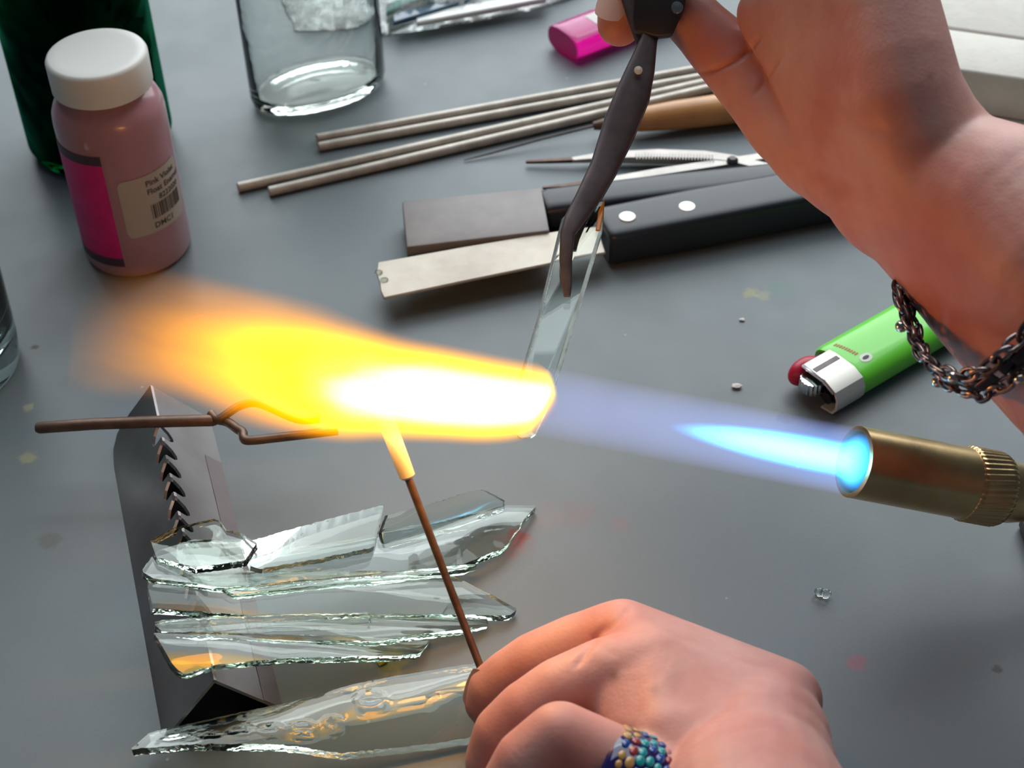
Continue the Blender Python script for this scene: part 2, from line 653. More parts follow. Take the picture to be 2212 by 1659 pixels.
# angle of the direction facing the camera
def face_angle(o, px_off=0):
    d = CAMP-o
    return math.atan2(d.y, d.x)
HX = V((1, 0, 0))
fa = face_angle(pb)
def lab_on(name, a0, a1, z0, z1, mat, parent, th=.15, **k):
    return mk(name, cyl_patch(pb, R, fa+a0, fa+a1, z0, z1, hint=HX, thick=th, **k), mat, parent, angle=60)
lab = lab_on('magenta_label', -1.95, -.33, 9, 57, M['magenta_label'], bt)
lab_on('dark_band', -1.95, -.33, 53.2, 57.2, M['dark_label'], lab, th=.22)
lab_on('dark_band', -1.95, -.33, 6.2, 10.2, M['dark_label'], lab, th=.22)
lab_on('label_edge', -.33, -.295, 5.8, 57.2, M['pink_body'], lab, th=.25)
st = lab_on('barcode_sticker', -.16, 1.20, 19.5, 45.5, M['label_white'], bt, th=.2, corner=2.2, m=8, n=30)


def wrap_text(s, size, a_left, z, parent, name='lettering', bold=True):
    v, f = text_vf(s, size, bold)
    x, y, a = frame((0, 0, 1), HX)
    out = []
    for p in v:
        t = fa + a_left + p[0]/R
        out.append(pb + x*(R+.3)*math.cos(t) + y*(R+.3)*math.sin(t) + a*(z+p[1]))
    return mk(name, (out, f), M['ink'], parent, angle=0)


wrap_text('Pink Violet', 3.5, .34, 40.6, st)
wrap_text('Float Enamel', 3.5, .34, 36.8, st)
wrap_text('8222020', 3.3, .56, 33.0, st)
wrap_text('DMC1', 3.5, .36, 21.4, st)
u = .36
bars = []
rb = random.Random(3)
while u < 1.08:
    wd = rb.choice([.012, .02, .034])
    bars.append(cyl_patch(pb, R, fa+u, fa+u+wd, 25.6, 32.0, n=2, m=1, hint=HX, thick=.3))
    u += wd+rb.choice([.012, .018, .024])
mk('barcode', join(*bars), M['ink'], st, angle=0)

# ------------------------------------------------------------------ green bottle behind
gb = at(222, 306)
gt = thing('glass_bottle', gb, 'dark green glass bottle standing behind the pink powder bottle', 'bottle')
outer = [(0, 2.5), (22, 1.2), (26, 0), (29, 1.5), (31, 6), (31, 150), (29, 172), (22, 190), (15, 205), (13, 250), (14.5, 252), (14.5, 260)]
inner = [(11, 260), (11, 206), (18, 190), (26.5, 170), (28.6, 150), (28.6, 9), (26, 6), (0, 9)]
mk('body', lathe(outer+inner, gb, n=56), M['green_glass'], gt)

# ------------------------------------------------------------------ clear oval jar
jl, jr = at(546, 236), at(830, 160)
jc = (jl+jr)/2
jx = (jr-jl).normalized()
ja = (jr-jl).length/2
jt = thing('glass_jar', jc, 'clear oval glass jar with thick base standing near the metal rods', 'jar')
sy_ = .58
jo = [(0, 2.2), (.70, 1.5), (.86, 0), (.95, .8), (1.0, 5), (1.0, 110), (.9, 122), (.8, 128), (.8, 140)]
ji = [(.765, 140), (.765, 128), (.865, 121.5), (.965, 109), (.965, 8), (.90, 4.8), (.6, 4.2), (0, 5.2)]
mk('body', lathe([(r*ja, h) for r, h in jo+ji], jc, n=72, hint=jx, sy=sy_,
                 mod=lambda t, h: 1+(.012*math.cos(44*t) if 0 < h < 2 else 0)), M['jar_glass'], jt)
bk = []
x_, y_, _a = frame((0, 0, 1), jx)
def oval_patch(t0, t1, z0, z1, k=1.012, n=16):
    verts, faces = [], []
    for kk in range(2):
        for i in range(n+1):
            t = t0+(t1-t0)*i/n
            verts.append(jc + x_*(ja*k*math.cos(t)) + y_*(ja*k*sy_*math.sin(t)) + V((0, 0, z0+(z1-z0)*kk)))
    for i in range(n):
        faces.append((i, i+1, n+2+i, n+1+i))
    return verts, faces
jlab = mk('paper_label', oval_patch(.75, 2.35, 46, 95), M['paper'], jt)
mk('tan_print', oval_patch(1.0, 1.35, 43, 60, 1.02), M['paper_gold'], jlab)

# ------------------------------------------------------------------ tumbler at left edge
tb = at(-122, 800)
tt = thing('glass_tumbler', tb, 'clear drinking glass cut off by the left edge of the view', 'glass')
mk('body', lathe([(0, 1.5), (21, 1.0), (25, 0), (27.5, 1.2), (28.5, 4), (29.2, 12), (31.5, 100), (30.2, 100.6), (29.4, 100), (27.2, 18), (25.5, 13.5), (20, 11.5), (0, 11)],
                 tb, n=64), M['clear_glass'], tt)

# ------------------------------------------------------------------ plastic bag with coloured glass strips
bag_out = [(640, 86), (735, 84), (836, 77), (960, 60), (1080, 38), (1200, 10), (1300, -40), (1290, -130), (1100, -190), (860, -180), (660, -120), (600, -20)]
bc = sum((at(*p) for p in bag_out), V((0, 0, 0)))/len(bag_out)
def bag_mesh():
    ring = spline([at(*p) for p in bag_out+[bag_out[0]]], 8)[:-1]
    n = len(ring)
    L = 14
    verts, faces = [], []
    for side in (1, -1):
        base = len(verts)
        for k in range(L):
            f = 1-k/L
            for i, p in enumerate(ring):
                q = bc+(p-bc)*f
                hgt = 17*(1-f**3.0)**.7
                nz = mnoise.noise(V((q.x*.09, q.y*.14, side*3.7)))*6 + mnoise.noise(V((q.x*.25, q.y*.5, side*9.1)))*4.0
                if side > 0:
                    z = 1.2+hgt*.95+max(-hgt*.6, nz*min(1, (1-f)*6))
                else:
                    z = .5
                verts.append(V((q.x+nz*.3*side, q.y, max(.4, z))))
        verts.append(V((bc.x, bc.y, 17 if side > 0 else .5)))
        c = len(verts)-1
        for k in range(L-1):
            for i in range(n):
                j = (i+1) % n
                faces.append((base+k*n+i, base+k*n+j, base+(k+1)*n+j, base+(k+1)*n+i))
        for i in range(n):
            faces.append((base+(L-1)*n+i, base+(L-1)*n+(i+1) % n, c))
    m = n*L+1
    for i in range(n):
        j = (i+1) % n
        faces.append((i, j, m+j, m+i))
    return verts, faces
bag = mk('plastic_bag', bag_mesh(), M['bag'], angle=80)
prop(bag, 'crumpled clear plastic bag of glass strips at top edge', 'bag')
strips = [((835, 30), (1010, -40), 'bag_teal', 'teal glass strip lowest inside the plastic bag'),
          ((830, -4), (1000, -70), 'bag_teal', 'teal glass strip higher up inside the plastic bag'),
          ((850, 52), (1090, -18), 'bag_navy', 'dark navy glass strip inside the plastic bag'),
          ((930, 6), (1100, -52), 'bag_mint', 'mint green glass strip beside the navy one in the bag'),
          ((900, 52), (1180, 2), 'bag_white', 'milky white glass strip near the rim of the plastic bag')]
for k, (a, b, mt, lb_) in enumerate(strips):
    z = 4+1.5*(k % 3)
    o = mk('glass_strip', bevelled(extrude([at(a[0], a[1]-10, z), at(b[0], b[1]-12, z), at(b[0], b[1]+6, z), at(a[0], a[1]+8, z)], (0, 0, 3)), .6, 1), M[mt], angle=40)
    prop(o, lb_, 'glass strip', 'glass strips in the bag')

# ------------------------------------------------------------------ lighters
def lighter(tip, tail, name, label, body_mat, tail_round=True, ha=12.3, hb=6.3):
    """tip = px of the metal head end, tail = px of the base end (both on the table, centre of section)"""
    a, b = at(*tip, hb), at(*tail, hb)
    ax = (b-a).normalized()
    L = 79.0
    o = thing(name, (a+ax*L*.5)-V((0, 0, hb)), label, 'lighter', 'disposable lighters')
    def P(s): return a+ax*s
    prof = [(16.5, .93), (17.5, .98), (19, 1.0), (76, 1.0), (78.4, .98), (79, .92)]
    mk('body', sweep([P(s) for s, k in prof], [supell(ha*k, hb*k, 2.6, 40) for s, k in prof], up=(0, 0, 1)), body_mat, o, angle=35)
    return o, a, ax, P


g, ga, gax, GP = lighter((1737, 846), (2093, 640), 'lighter', 'lime green lighter with red button lying beside the chain bracelet', M['green_plastic'])
side = gax.cross(V((0, 0, 1))).normalized()      # side>0 : towards camera/right of axis
def local(P, s, a, b):
    return P(s)+side*a+V((0, 0, 1))*b
# hood : three-sided metal wrap around head
hood_sec = [(-6, 5.9), (-3, 6.5), (6, 6.5), (10.6, 4.6), (12.2, 1.5), (12.2, -2.5), (10.6, -5.4), (5, -6.3), (5, -5.5), (9.9, -4.8), (11.3, -2.3), (11.3, 1.3), (9.9, 3.9), (5.8, 5.7), (-3, 5.7), (-6, 5.1)]
mk('hood', sweep([GP(4.0), GP(17.5)], [hood_sec, hood_sec], up=(0, 0, 1)), M['hood'], g, angle=30, label='pale metal wind hood')
slot = mk('hood_slot', extrude([local(GP, 5, -1.8, 6.52), local(GP, 16.5, -1.8, 6.52), local(GP, 16.5, .1, 6.56), local(GP, 5, .1, 6.56)], (0, 0, .12)), M['dark_steel'], g, angle=0)
mk('hood_rim', tube([local(GP, 4.0, -5.5, 6.0), local(GP, 3.8, 5, 6.1), local(GP, 3.8, 10.2, 4.0)], .7, 8), M['chrome'], g)
hb_ = ico((0, 0, 0), 1, 3)
def ellipsoid(c, ax3, rad, sub=3):
    v, f = ico((0, 0, 0), 1, sub)
    return [V(c)+ax3[0]*(p.x*rad[0])+ax3[1]*(p.y*rad[1])+ax3[2]*(p.z*rad[2]) for p in v], f
mk('button', ellipsoid(local(GP, 7.5, -7.2, .6), (gax, side, V((0, 0, 1))), (7.5, 4.4, 5.2)), M['red_plastic'], g, label='red thumb button')
mk('spark_wheel', lathe([(1.5, -2.6), (4.2, -2.4), (4.4, -2), (4.4, 2), (4.2, 2.4), (1.5, 2.6)], local(GP, 4.2, -.5, 1.2), axis=V((0, 0, 1)), n=36,
                        mod=lambda t, h: 1+.05*math.cos(18*t)), M['chrome'], g)
mk('valve', lathe([(0, 0), (2.2, 0), (2.2, 6), (3.6, 6.2), (3.6, 11)], local(GP, 4.6, 6.5, -1.2), axis=gax, n=24), M['soot'], g)
mk('head_block', sweep([GP(7), GP(17.2)], [supell(10.4, 5.0, 2.4, 24)]*2, up=(0, 0, 1)), M['soot'], g, angle=35)
def surf_z(a, ha=12.3, hb=6.3, e=2.6):
    return hb*max(0, 1-abs(a/ha)**e)**(1/e)
# small printed mark: orange lettering line and white emblem
pr = []
for k in range(9):
    s0, aa = 21.2+.22*k, -7.0+1.05*k
    q = [(s0-.8, aa), (s0+.8, aa), (s0+.8, aa+.62), (s0-.8, aa+.62)]
    pr.append(extrude([local(GP, s, c, surf_z(c)+.06) for s, c in q], (0, 0, .05)))
mk('orange_print', join(*pr), M['print_orange'], g, angle=0)
em = [local(GP, 24.4+2.6*math.cos(t), 5.0+1.9*math.sin(t), surf_z(5.0+1.9*math.sin(t))+.06) for t in [i*math.pi/8 for i in range(16)]]
emb = mk('white_emblem', extrude(em, (0, 0, .05)), M['print_white'], g, angle=0)
em2 = [local(GP, 24.4+1.5*math.cos(t), 5.0+.7*math.sin(t), surf_z(5.0+.7*math.sin(t))+.14) for t in [i*math.pi/6 for i in range(12)]]
mk('emblem_dark', extrude(em2, (0, 0, .05)), M['ink'], emb, angle=0)

pk, pa, pax, PP = lighter((1500, -18), (1205, 98), 'lighter', 'translucent magenta lighter lying beyond the fingertip', M['magenta_clear'], ha=12.3, hb=6.6)
pside = pax.cross(V((0, 0, 1))).normalized()
def plocal(s, a, b): return PP(s)+pside*a+V((0, 0, 1))*b
mk('hood', sweep([PP(4.0), PP(17.5)], [supell(11.8, 6.2, 2.6, 24)]*2, up=(0, 0, 1)), M['hood'], pk, angle=35)
lbv = []
nn = 8
v_, f_ = [], []
for i in range(nn+1):
    c = -4.5+9.0*i/nn
    for s in (22, 63):
        v_.append(plocal(s, c, surf_z(c, hb=6.6)+.15))
for i in range(nn):
    f_.append((2*i, 2*i+1, 2*i+3, 2*i+2))
mk('white_sticker', (v_, f_), M['paper'], pk)

# ------------------------------------------------------------------ four metal rods
rods = [((684, 299), (1495, 151), 1.0, 2.0, 'thin steel rod, farthest of the four parallel rods'),
        ((687, 317), (1506, 168), 1.0, 2.0, 'thin steel rod, second of the four from the far side'),
        ((513, 405), (1517, 180), 1.0, 2.1, 'thin steel rod reaching farthest left, third of four'),
        ((580, 414), (1522, 193), 1.0, 2.1, 'thin steel rod nearest the viewer of the four parallel rods')]
for p0, p1, _k, r, lb_ in rods:
    a, b = at(*p0, r+.2), at(*p1, r+.2)
    d = (b-a).normalized()
    end = b + d*28
    path = [a+d*.0, a+d*.4, (a+end)/2, end-d*.4, end]
    o = mk('metal_rod', sweep(path, [circ(r*.8, 14), circ(r, 14), circ(r, 14), circ(r, 14), circ(r*.8, 14)]), M['steel_rod'], angle=40)
    prop(o, lb_, 'rod', 'four metal rods on the table')

# ------------------------------------------------------------------ needle pick with wooden handle
h0, h1 = at(1352, 262, 7), at(1560, 236, 7)
hd = (h1-h0).normalized()
pk2 = thing('needle_pick', h0-V((0, 0, 7)), 'needle pick with orange wooden handle lying under the hand', 'pick')
prof = [(0, 3.2), (1.5, 4.4), (6, 5.2), (22, 6.3), (45, 6.8), (75, 6.2), (100, 5), (108, 4), (110, 2)]
mk('handle', sweep([h0+hd*s for s, r in prof], [circ(r, 24) for s, r in prof]), M['wood'], pk2, angle=50, label='orange varnished wood handle')
f0 = at(1282, 272, 6)
mk('ferrule', sweep([f0, f0+(h0-f0)*.3, h0+hd*1], [circ(1.8, 16), circ(2.6, 16), circ(3.0, 16)]), M['tip_brown'], pk2)
mk('needle', tube([at(1002, 346, .8), at(1060, 331, 1.5), at(1170, 300, 3.5), at(1286, 271, 6)], [.25, .5, .6, .7], 8), M['dark_steel'], pk2)

# ------------------------------------------------------------------ silver tweezers on the table
tw = thing('tweezers', at(1580, 345), 'silver cross-locking tweezers lying open behind the black handles', 'tweezers')
def ribbon(pts, ws, hs):
    path = [at(x, y, z) for x, y, z in pts]
    return sweep(path, [[(-w_, -h_), (w_, -h_), (w_, h_), (-w_, h_)] for w_, h_ in zip(ws, hs)], up=(0, 0, 1))
mk('upper_arm', ribbon([(1236, 346, 3.2), (1300, 340, 3.6), (1420, 338, 4), (1520, 341, 4), (1575, 347, 4), (1680, 372, 4)], [1.0, 2.1, 2.9, 2.7, 2.4, 2.4], [.8, 1.3, 1.8, 1.8, 1.6, 1.6]), M['tweezer_steel'], tw, angle=30)
mk('upper_tip', ribbon([(1136, 350, 2), (1180, 348, 2.6), (1240, 345.5, 3.2)], [.5, .9, 1.05], [.6, .7, .85]), M['tip_brown'], tw, angle=30)
mk('lower_arm', ribbon([(1262, 398, 3.4), (1330, 391, 3.6), (1420, 378, 3.8), (1520, 363, 3.8), (1590, 352, 3.8), (1690, 336, 3.8)], [1.2, 1.9, 2.3, 2.3, 2.2, 2.0], [.9, 1.3, 1.7, 1.7, 1.6, 1.6]), M['tweezer_steel'], tw, angle=30)
mk('lower_tip', ribbon([(1172, 406, 2.2), (1215, 403, 2.8), (1265, 397.5, 3.4)], [.5, .9, 1.2], [.6, .7, .95]), M['tip_brown'], tw, angle=30)
mk('pivot', lathe([(0, 0), (2.4, 0), (2.4, 1.2), (1.5, 2.2), (0, 2.4)], at(1582, 350, 5.4), n=20), M['dark_steel'], tw)
for k in range(26):
    f = k/25
    px, py = 1375+f*165, 338.2+3.2*f*f
    p = at(px, py, 5.6+.2)
    mk('grip_ridge', bevelled(extrude([p+V((-.22, -2.3, 0)), p+V((.22, -2.3, 0)), p+V((.22, 2.3, 0)), p+V((-.22, 2.3, 0))], (0, 0, .35)), .1, 1), M['tweezer_steel'], tw, angle=0)

# ------------------------------------------------------------------ graphite paddle
gp = thing('graphite_paddle', at(1030, 480), 'dark grey graphite paddle with black handle lying behind the scraper blade', 'paddle')
zt = 12
gc = [at(868, 433, zt), at(1170, 404, zt), at(1187, 497, zt), at(878, 533, zt)]
mk('slab', bevelled(extrude([V((p.x, p.y, 2)) for p in gc], (0, 0, zt-2)), .9, 2), M['graphite'], gp, angle=40)
q0, q1 = at(1176, 452, 7.0), at(1720, 386, 7.0)
mk('handle', sweep([q0, q0+(q1-q0)*.02, q0+(q1-q0)*.5, q1], [supell(7.5, 5.0, 4, 28), supell(8, 6, 4, 28), supell(8, 6.2, 4, 28), supell(7, 5.5, 4, 28)], up=(0, 0, 1)), M['black_plastic'], gp, angle=35)

# ------------------------------------------------------------------ scraper knife
kn = thing('scraper_knife', at(1300, 520), 'wide-bladed scraper with black riveted handle lying in front of the graphite paddle', 'knife')
zb = 10.5
bl = [at(816, 566, zb), at(1000, 533, zb), at(1203, 499, zb), at(1292, 492, zb), at(1308, 545, zb), at(1210, 564, zb), at(1000, 607, zb), at(829, 643, zb), at(822, 628, zb), at(820, 612, zb), at(813, 590, zb)]
mk('blade', bevelled(extrude([p-V((0, 0, 1.3)) for p in bl], (0, 0, 1.3)), .35, 1), M['blade'], kn, angle=30, label='worn pale steel blade')
k0, k1 = at(1300, 512, 8), at(1905, 395, 8)
kd = (k1-k0).normalized()
kp = [(0, .86), (.6, .93), (3, 1), (40, 1.04), (80, 1.0), (118, 1.05), (122, .95)]
mk('handle', sweep([k0+kd*s for s, f in kp], [supell(10.8*f, 8.0*f, 5.5, 32) for s, f in kp], up=(0, 0, 1)), M['black_plastic'], kn, angle=35, label='black plastic handle')
for px, py in ((1355, 469), (1484, 447)):
    c = at(px, py, 16.0)
    mk('rivet', lathe([(0, -.4), (3.3, -.4), (3.4, .2), (3.1, .5), (1.5, .6), (0, .6)], c, n=28), M['rivet'], kn, label='round pale metal rivet')
for px, py in ((830, 604), (818, 588)):
    p = at(px, py, zb+.3)
    mk('glass_crumb', ico(p, 1.5, 1, (1.2, .9, .6)), M['shard_edge'], kn, angle=0)

# ------------------------------------------------------------------ V-shaped mandrel rest with sawtooth ridge
HR = 21.0
aN, aF = at(462, 1468, HR), at(325, 832, HR)
ax = (aN-aF).normalized()
LR = (aN-aF).length
oL = at(350, 1588, 0)-V((aN.x, aN.y, 0))
oR = at(612, 1533, 0)-V((aN.x, aN.y, 0))
oL -= ax*oL.dot(ax)
oR -= ax*oR.dot(ax)
rs = thing('rod_rest', V(((aN+aF)/2).xy.to_3d()), 'bent stainless steel rod rest with saw-toothed ridge holding the glass shards', 'rod rest')
def panel(off, sgn):
    down = (V((off.x, off.y, 0))-V((0, 0, HR))).normalized()
    sl = V((off.x, off.y, -HR)).length
    top = [(0, 0)]
    s = 20.0
    while s < LR-16:
        top += [(s, 0), (s+.6, 1.6), (s+2.4, 4.0), (s+4.8, 5.4), (s+6.4, 5.3), (s+7.2, 4.0), (s+7.0, 1.4), (s+7.0, 0)]
        s += 8.9
    top += [(LR, 0)]
    pts = [aF+ax*a_+down*b_ for a_, b_ in top]
    if sgn < 0:     # rounded lower flange corner
        low = [(LR, sl), (14, sl), (6, sl-1.5), (1.5, sl-5), (0, sl-9)]
    else:
        low = [(LR, sl), (0, sl)]
    pts += [aF+ax*a_+down*b_ for a_, b_ in low]
    nrm = ax.cross(down)
    if nrm.z > 0: nrm = -nrm
    return extrude(pts, nrm*1.0)
for pn, off, sg in (('left_panel', oL, -1), ('right_panel', oR, 1)):
    vf = panel(off, sg)
    mk(pn, vf, [M['rest_steel'], M['shade_black']], rs, angle=0, fmat=[0, 1]+[0]*(len(vf[1])-2))
mk('shade_plate', extrude([aF+ax*18+V((oL.x*.93, oL.y*.93, -HR+.3)), aN+V((oL.x*.93, oL.y*.93, -HR+.3)), aN+V((oR.x*.93, oR.y*.93, -HR+.3)), aF+V((oR.x*.93, oR.y*.93, -HR+.3))], (0, 0, .6)), M['shade_black'], rs, angle=0)  # added black plate, keeps the inside dark behind the notches
for pn, off in (('right_dark_band', oR),):
    dn = (V((off.x, off.y, 0))-V((0, 0, HR))).normalized()
    nr = ax.cross(dn)
    if nr.z < 0: nr = -nr
    sl = V((off.x, off.y, -HR)).length
    w0, w1 = (sl*.72, sl*.99)
    a0, a1 = (24, LR) if pn[0] == 'r' else (16, LR)
    mk(pn, extrude([aF+ax*a0+dn*w0+nr*.12, aF+ax*a1+dn*w0+nr*.12, aF+ax*a1+dn*w1+nr*.12, aF+ax*a0+dn*w1+nr*.12], nr*.08), M['rest_dark'], rs, angle=0)  # darker strip along the lower part of the right panel

# ------------------------------------------------------------------ forked browned wire lying on the rest
zf = 24.5
fk = thing('forked_wire', at(325, 910, zf-2), 'browned steel wire with forked kinked end lying across the rod rest', 'wire')
mk('shaft', tube([at(78, 924, zf), at(84, 924, zf), at(200, 916, zf), at(330, 911, zf), at(460, 908, zf), at(474, 905, zf)], [1.5, 2.0, 2.0, 2.0, 2.0, 1.5], 14), M['fork_wire'], fk)
mk('upper_prong', tube(spline([at(455, 893, zf+1), at(470, 906, zf+1), at(492, 893, zf+2), at(520, 876, zf+3), at(560, 872, zf+4), at(640, 905, zf+4), at(690, 905, zf+4)], 6), 1.45, 12), M['fork_wire'], fk)
mk('lower_prong', tube(spline([at(470, 907, zf-1), at(492, 912, zf), at(512, 926, zf), at(524, 934, zf), at(527, 948, zf), at(545, 951, zf), at(610, 944, zf), at(730, 930, zf)], 6), 1.6, 12), M['fork_wire'], fk)

# ------------------------------------------------------------------ glass shards
def shard(outline, anchors, thick=2.6, curve=1.5, label='', seed=0, nu=56, nv=10, group='broken clear glass shards', bumps=None):
    """outline: px polygon; anchors: three (px,py,z) fixing the plane the shard lies in"""
    A = [at(*a) for a in anchors]
    n = (A[1]-A[0]).cross(A[2]-A[0]).normalized()
    if n.z < 0: n = -n
    P3 = [on_plane(x, y, A[0], n) for x, y in outline]
    # long axis
    best = max(((p-q).length, i, j) for i, p in enumerate(P3) for j, q in enumerate(P3))
    U = (P3[best[2]]-P3[best[1]]).normalized()
    if U.x < 0: U = -U
    W = n.cross(U)
    O = P3[0]
    pts = [((p-O).dot(U), (p-O).dot(W)) for p in P3]
    u0, u1 = min(p[0] for p in pts), max(p[0] for p in pts)
    rs_ = random.Random(seed)
    rows = []
    for i in range(nu+1):
        uu = u0+(u1-u0)*(.002+.996*i/nu)
        hits = []
        for k in range(len(pts)):
            a, b = pts[k], pts[(k+1) % len(pts)]
            if (a[0]-uu)*(b[0]-uu) < 0:
                hits.append(a[1]+(b[1]-a[1])*(uu-a[0])/(b[0]-a[0]))
        lo, hi = min(hits), max(hits)
        jit = .35
        rows.append((uu, lo+rs_.uniform(-jit, jit)*.5, hi+rs_.uniform(-jit, jit)*.5))
    wmax = max(r[2]-r[1] for r in rows)
    vm = sum((r[1]+r[2])/2 for r in rows)/len(rows)
    verts, faces, fm = [], [], []
    for layer in (0, 1):
        for uu, lo, hi in rows:
            for j in range(nv+1):
                t_ = j/nv
                v_ = lo+(hi-lo)*t_
                c = curve*(1-((v_-vm)/(wmax*.5))**2)
                und = .5*mnoise.noise(V((uu*.05, v_*.1, seed*3.1)))
                h = c+und + (0 if layer == 0 else -thick*(1+.12*mnoise.noise(V((uu*.06, v_*.08, seed*7.7)))))
                if bumps and layer == 0:
                    for bu, bv, br, bh in bumps:
                        d = math.hypot((uu-u0)/(u1-u0)*100-bu, ((v_-lo)/(hi-lo+1e-6)*100-bv)*.3)
                        h += bh*math.exp(-((d-br)/1.0)**2)
                verts.append(O+U*uu+W*v_+n*h)
    m = nv+1
    N1 = (nu+1)*m
    for i in range(nu):
        for j in range(nv):
            a = i*m+j
            faces.append((a, a+1, a+m+1, a+m)); fm.append(0)
            faces.append((N1+a, N1+a+m, N1+a+m+1, N1+a+1)); fm.append(0)
    for i in range(nu):
        a, b = i*m, (i+1)*m
        faces.append((a, b, N1+b, N1+a)); fm.append(1)
        a, b = i*m+nv, (i+1)*m+nv
        faces.append((a, N1+a, N1+b, b)); fm.append(1)
    for j in range(nv):
        faces.append((j, N1+j, N1+j+1, j+1)); fm.append(1)
        a = nu*m+j
        faces.append((a, a+1, N1+a+1, N1+a)); fm.append(1)
    zmin = min(v.z for v in verts)
    if zmin < .3:
        verts = [v+V((0, 0, .3-zmin)) for v in verts]
    o = mk('glass_shard', (verts, faces), [M['shard_glass'], M['shard_edge']], angle=35, fmat=fm)
    return prop(o, label, 'glass shard', group)


shard([(308, 1245), (330, 1205), (420, 1172), (560, 1178), (760, 1168), (960, 1135), (1095, 1100), (1158, 1103), (1130, 1135), (1090, 1190), (1000, 1222), (820, 1246), (640, 1262), (480, 1280), (330, 1262)],
      [(400, 1240, 24), (1100, 1180, 3), (400, 1190, 24)], 2.8, 1.3, 'long clear shard under the others, its jagged tip beside the red stain', 1)
shard([(318, 1262), (330, 1250), (560, 1238), (800, 1232), (975, 1238), (1040, 1276), (1116, 1318), (1108, 1331), (1010, 1330), (760, 1332), (540, 1328), (322, 1314)],
      [(400, 1290, 24), (1100, 1322, 3), (420, 1255, 24)], 2.8, .9, 'clear shard with narrow bluish point nearest the gripping fingers', 2)
shard([(334, 1352), (350, 1342), (700, 1328), (960, 1330), (1052, 1338), (1055, 1350), (1010, 1362), (905, 1372), (820, 1386), (600, 1384), (420, 1378), (340, 1366)],
      [(430, 1360, 23.5), (1030, 1350, 3), (430, 1345, 23.5)], 2.6, .7, 'slim clear shard between the bluish pointed one and the lowest on the rest', 3)
shard([(332, 1376), (420, 1372), (600, 1378), (820, 1388), (900, 1390), (932, 1382), (918, 1402), (906, 1420), (860, 1424), (640, 1428), (470, 1440), (400, 1456), (378, 1446)],
      [(440, 1420, 23.0), (900, 1410, 3), (440, 1385, 23)], 2.6, 1.0, 'clear shard with blunt square left end, lowest on the rest', 4)
shard([(520, 1172), (640, 1140), (828, 1094), (822, 1130), (808, 1178), (700, 1204), (560, 1232), (540, 1225)],
      [(540, 1200, 26), (820, 1130, 20), (640, 1215, 23)], 2.4, .6, 'flat milky-bright shard lying on top of the pile', 5)
shard([(822, 1152), (840, 1112), (960, 1080), (1010, 1062), (1040, 1058), (1088, 1082), (1090, 1108), (1010, 1148), (950, 1160), (830, 1188)],
      [(840, 1160, 14), (1080, 1090, 5), (960, 1085, 13)], 2.4, 1.2, 'short upright shard leaning at the back right of the pile', 6)
shard([(326, 1172), (380, 1142), (462, 1120), (474, 1124), (488, 1146), (520, 1156), (556, 1180), (530, 1216), (420, 1228), (340, 1208)],
      [(360, 1190, 28), (540, 1185, 28.5), (440, 1130, 27)], 2.4, 1.2, 'small angular clear shard on top at the left end of the pile', 7)
shard([(480, 1272), (640, 1256), (820, 1240), (1000, 1216), (1030, 1222), (1000, 1232), (820, 1254), (640, 1270), (500, 1284)],
      [(520, 1275, 22), (1000, 1222, 8), (760, 1260, 15.5)], 2.2, .5, 'narrow clear sliver wedged under the long jagged shard', 11)
shard([(335, 1346), (420, 1338), (620, 1330), (800, 1326), (805, 1332), (620, 1342), (420, 1352), (340, 1358)],
      [(420, 1345, 27), (800, 1329, 13), (600, 1340, 20.2)], 2.0, .4, 'narrow peach-tinted sliver lying along the slim shard', 12)
BM = [(30, 38, 3.0, .5), (38, 36, 2.4, .6), (47, 34, 3.4, .5), (55, 40, 2.6, .6), (67, 66, 4.0, .5), (22, 30, 2.0, .5), (12, 42, 2.4, .4), (84, 45, 1.5, .3)]
shard([(292, 1648), (330, 1604), (480, 1572), (640, 1540), (758, 1506), (860, 1486), (1000, 1466), (1040, 1462), (1040, 1592), (1004, 1600), (860, 1626), (740, 1643), (600, 1636), (420, 1640)],
      [(340, 1640, 3.5), (1000, 1560, 3.5), (700, 1520, 4)], 3.4, 3.2, 'wide curved shard of embossed glass lying alone in front of the rest', 8, nu=120, nv=20, bumps=BM)

# glass droplet and yellow frit crumbs
bd = thing('glass_bead', at(1776, 1280), 'tiny pair of fused clear glass droplets on the open table', 'glass bead')
mk('droplet', ellipsoid(at(1770, 1279, 1.6), (V((1, 0, 0)), V((0, 1, 0)), V((0, 0, 1))), (1.7, 1.6, 1.5), 2), M['clear_glass'], bd)
mk('droplet', ellipsoid(at(1783, 1282, 1.8), (V((1, 0, 0)), V((0, 1, 0)), V((0, 0, 1))), (1.9, 1.7, 1.7), 2), M['clear_glass'], bd)
for (px, py, r, mt, lb_) in ((757, 1493, 2.1, 'yellow_frit', 'yellow glass crumb beside the curved embossed shard'),
                             (826, 1428, 1.6, 'yellow_frit', 'yellow glass crumb below the square-ended shard'),
                             (1592, 833, 1.5, 'paper', 'white flake on the table between flame and green lighter'),
                             (1603, 690, .9, 'paper', 'small white flake on the table above the blue flame')):
    v, f = ico(at(px, py, r*.5), r, 1, (1.3, .9, .5))
    rr = random.Random(px)
    v = [p+V((rr.uniform(-.3, .3)*r, rr.uniform(-.3, .3)*r, 0)) for p in v]
    v = [V((p.x, p.y, max(.05, p.z))) for p in v]
    prop(mk('glass_crumb' if mt == 'yellow_frit' else 'white_flake', (v, f), M[mt], angle=0), lb_, 'crumb')

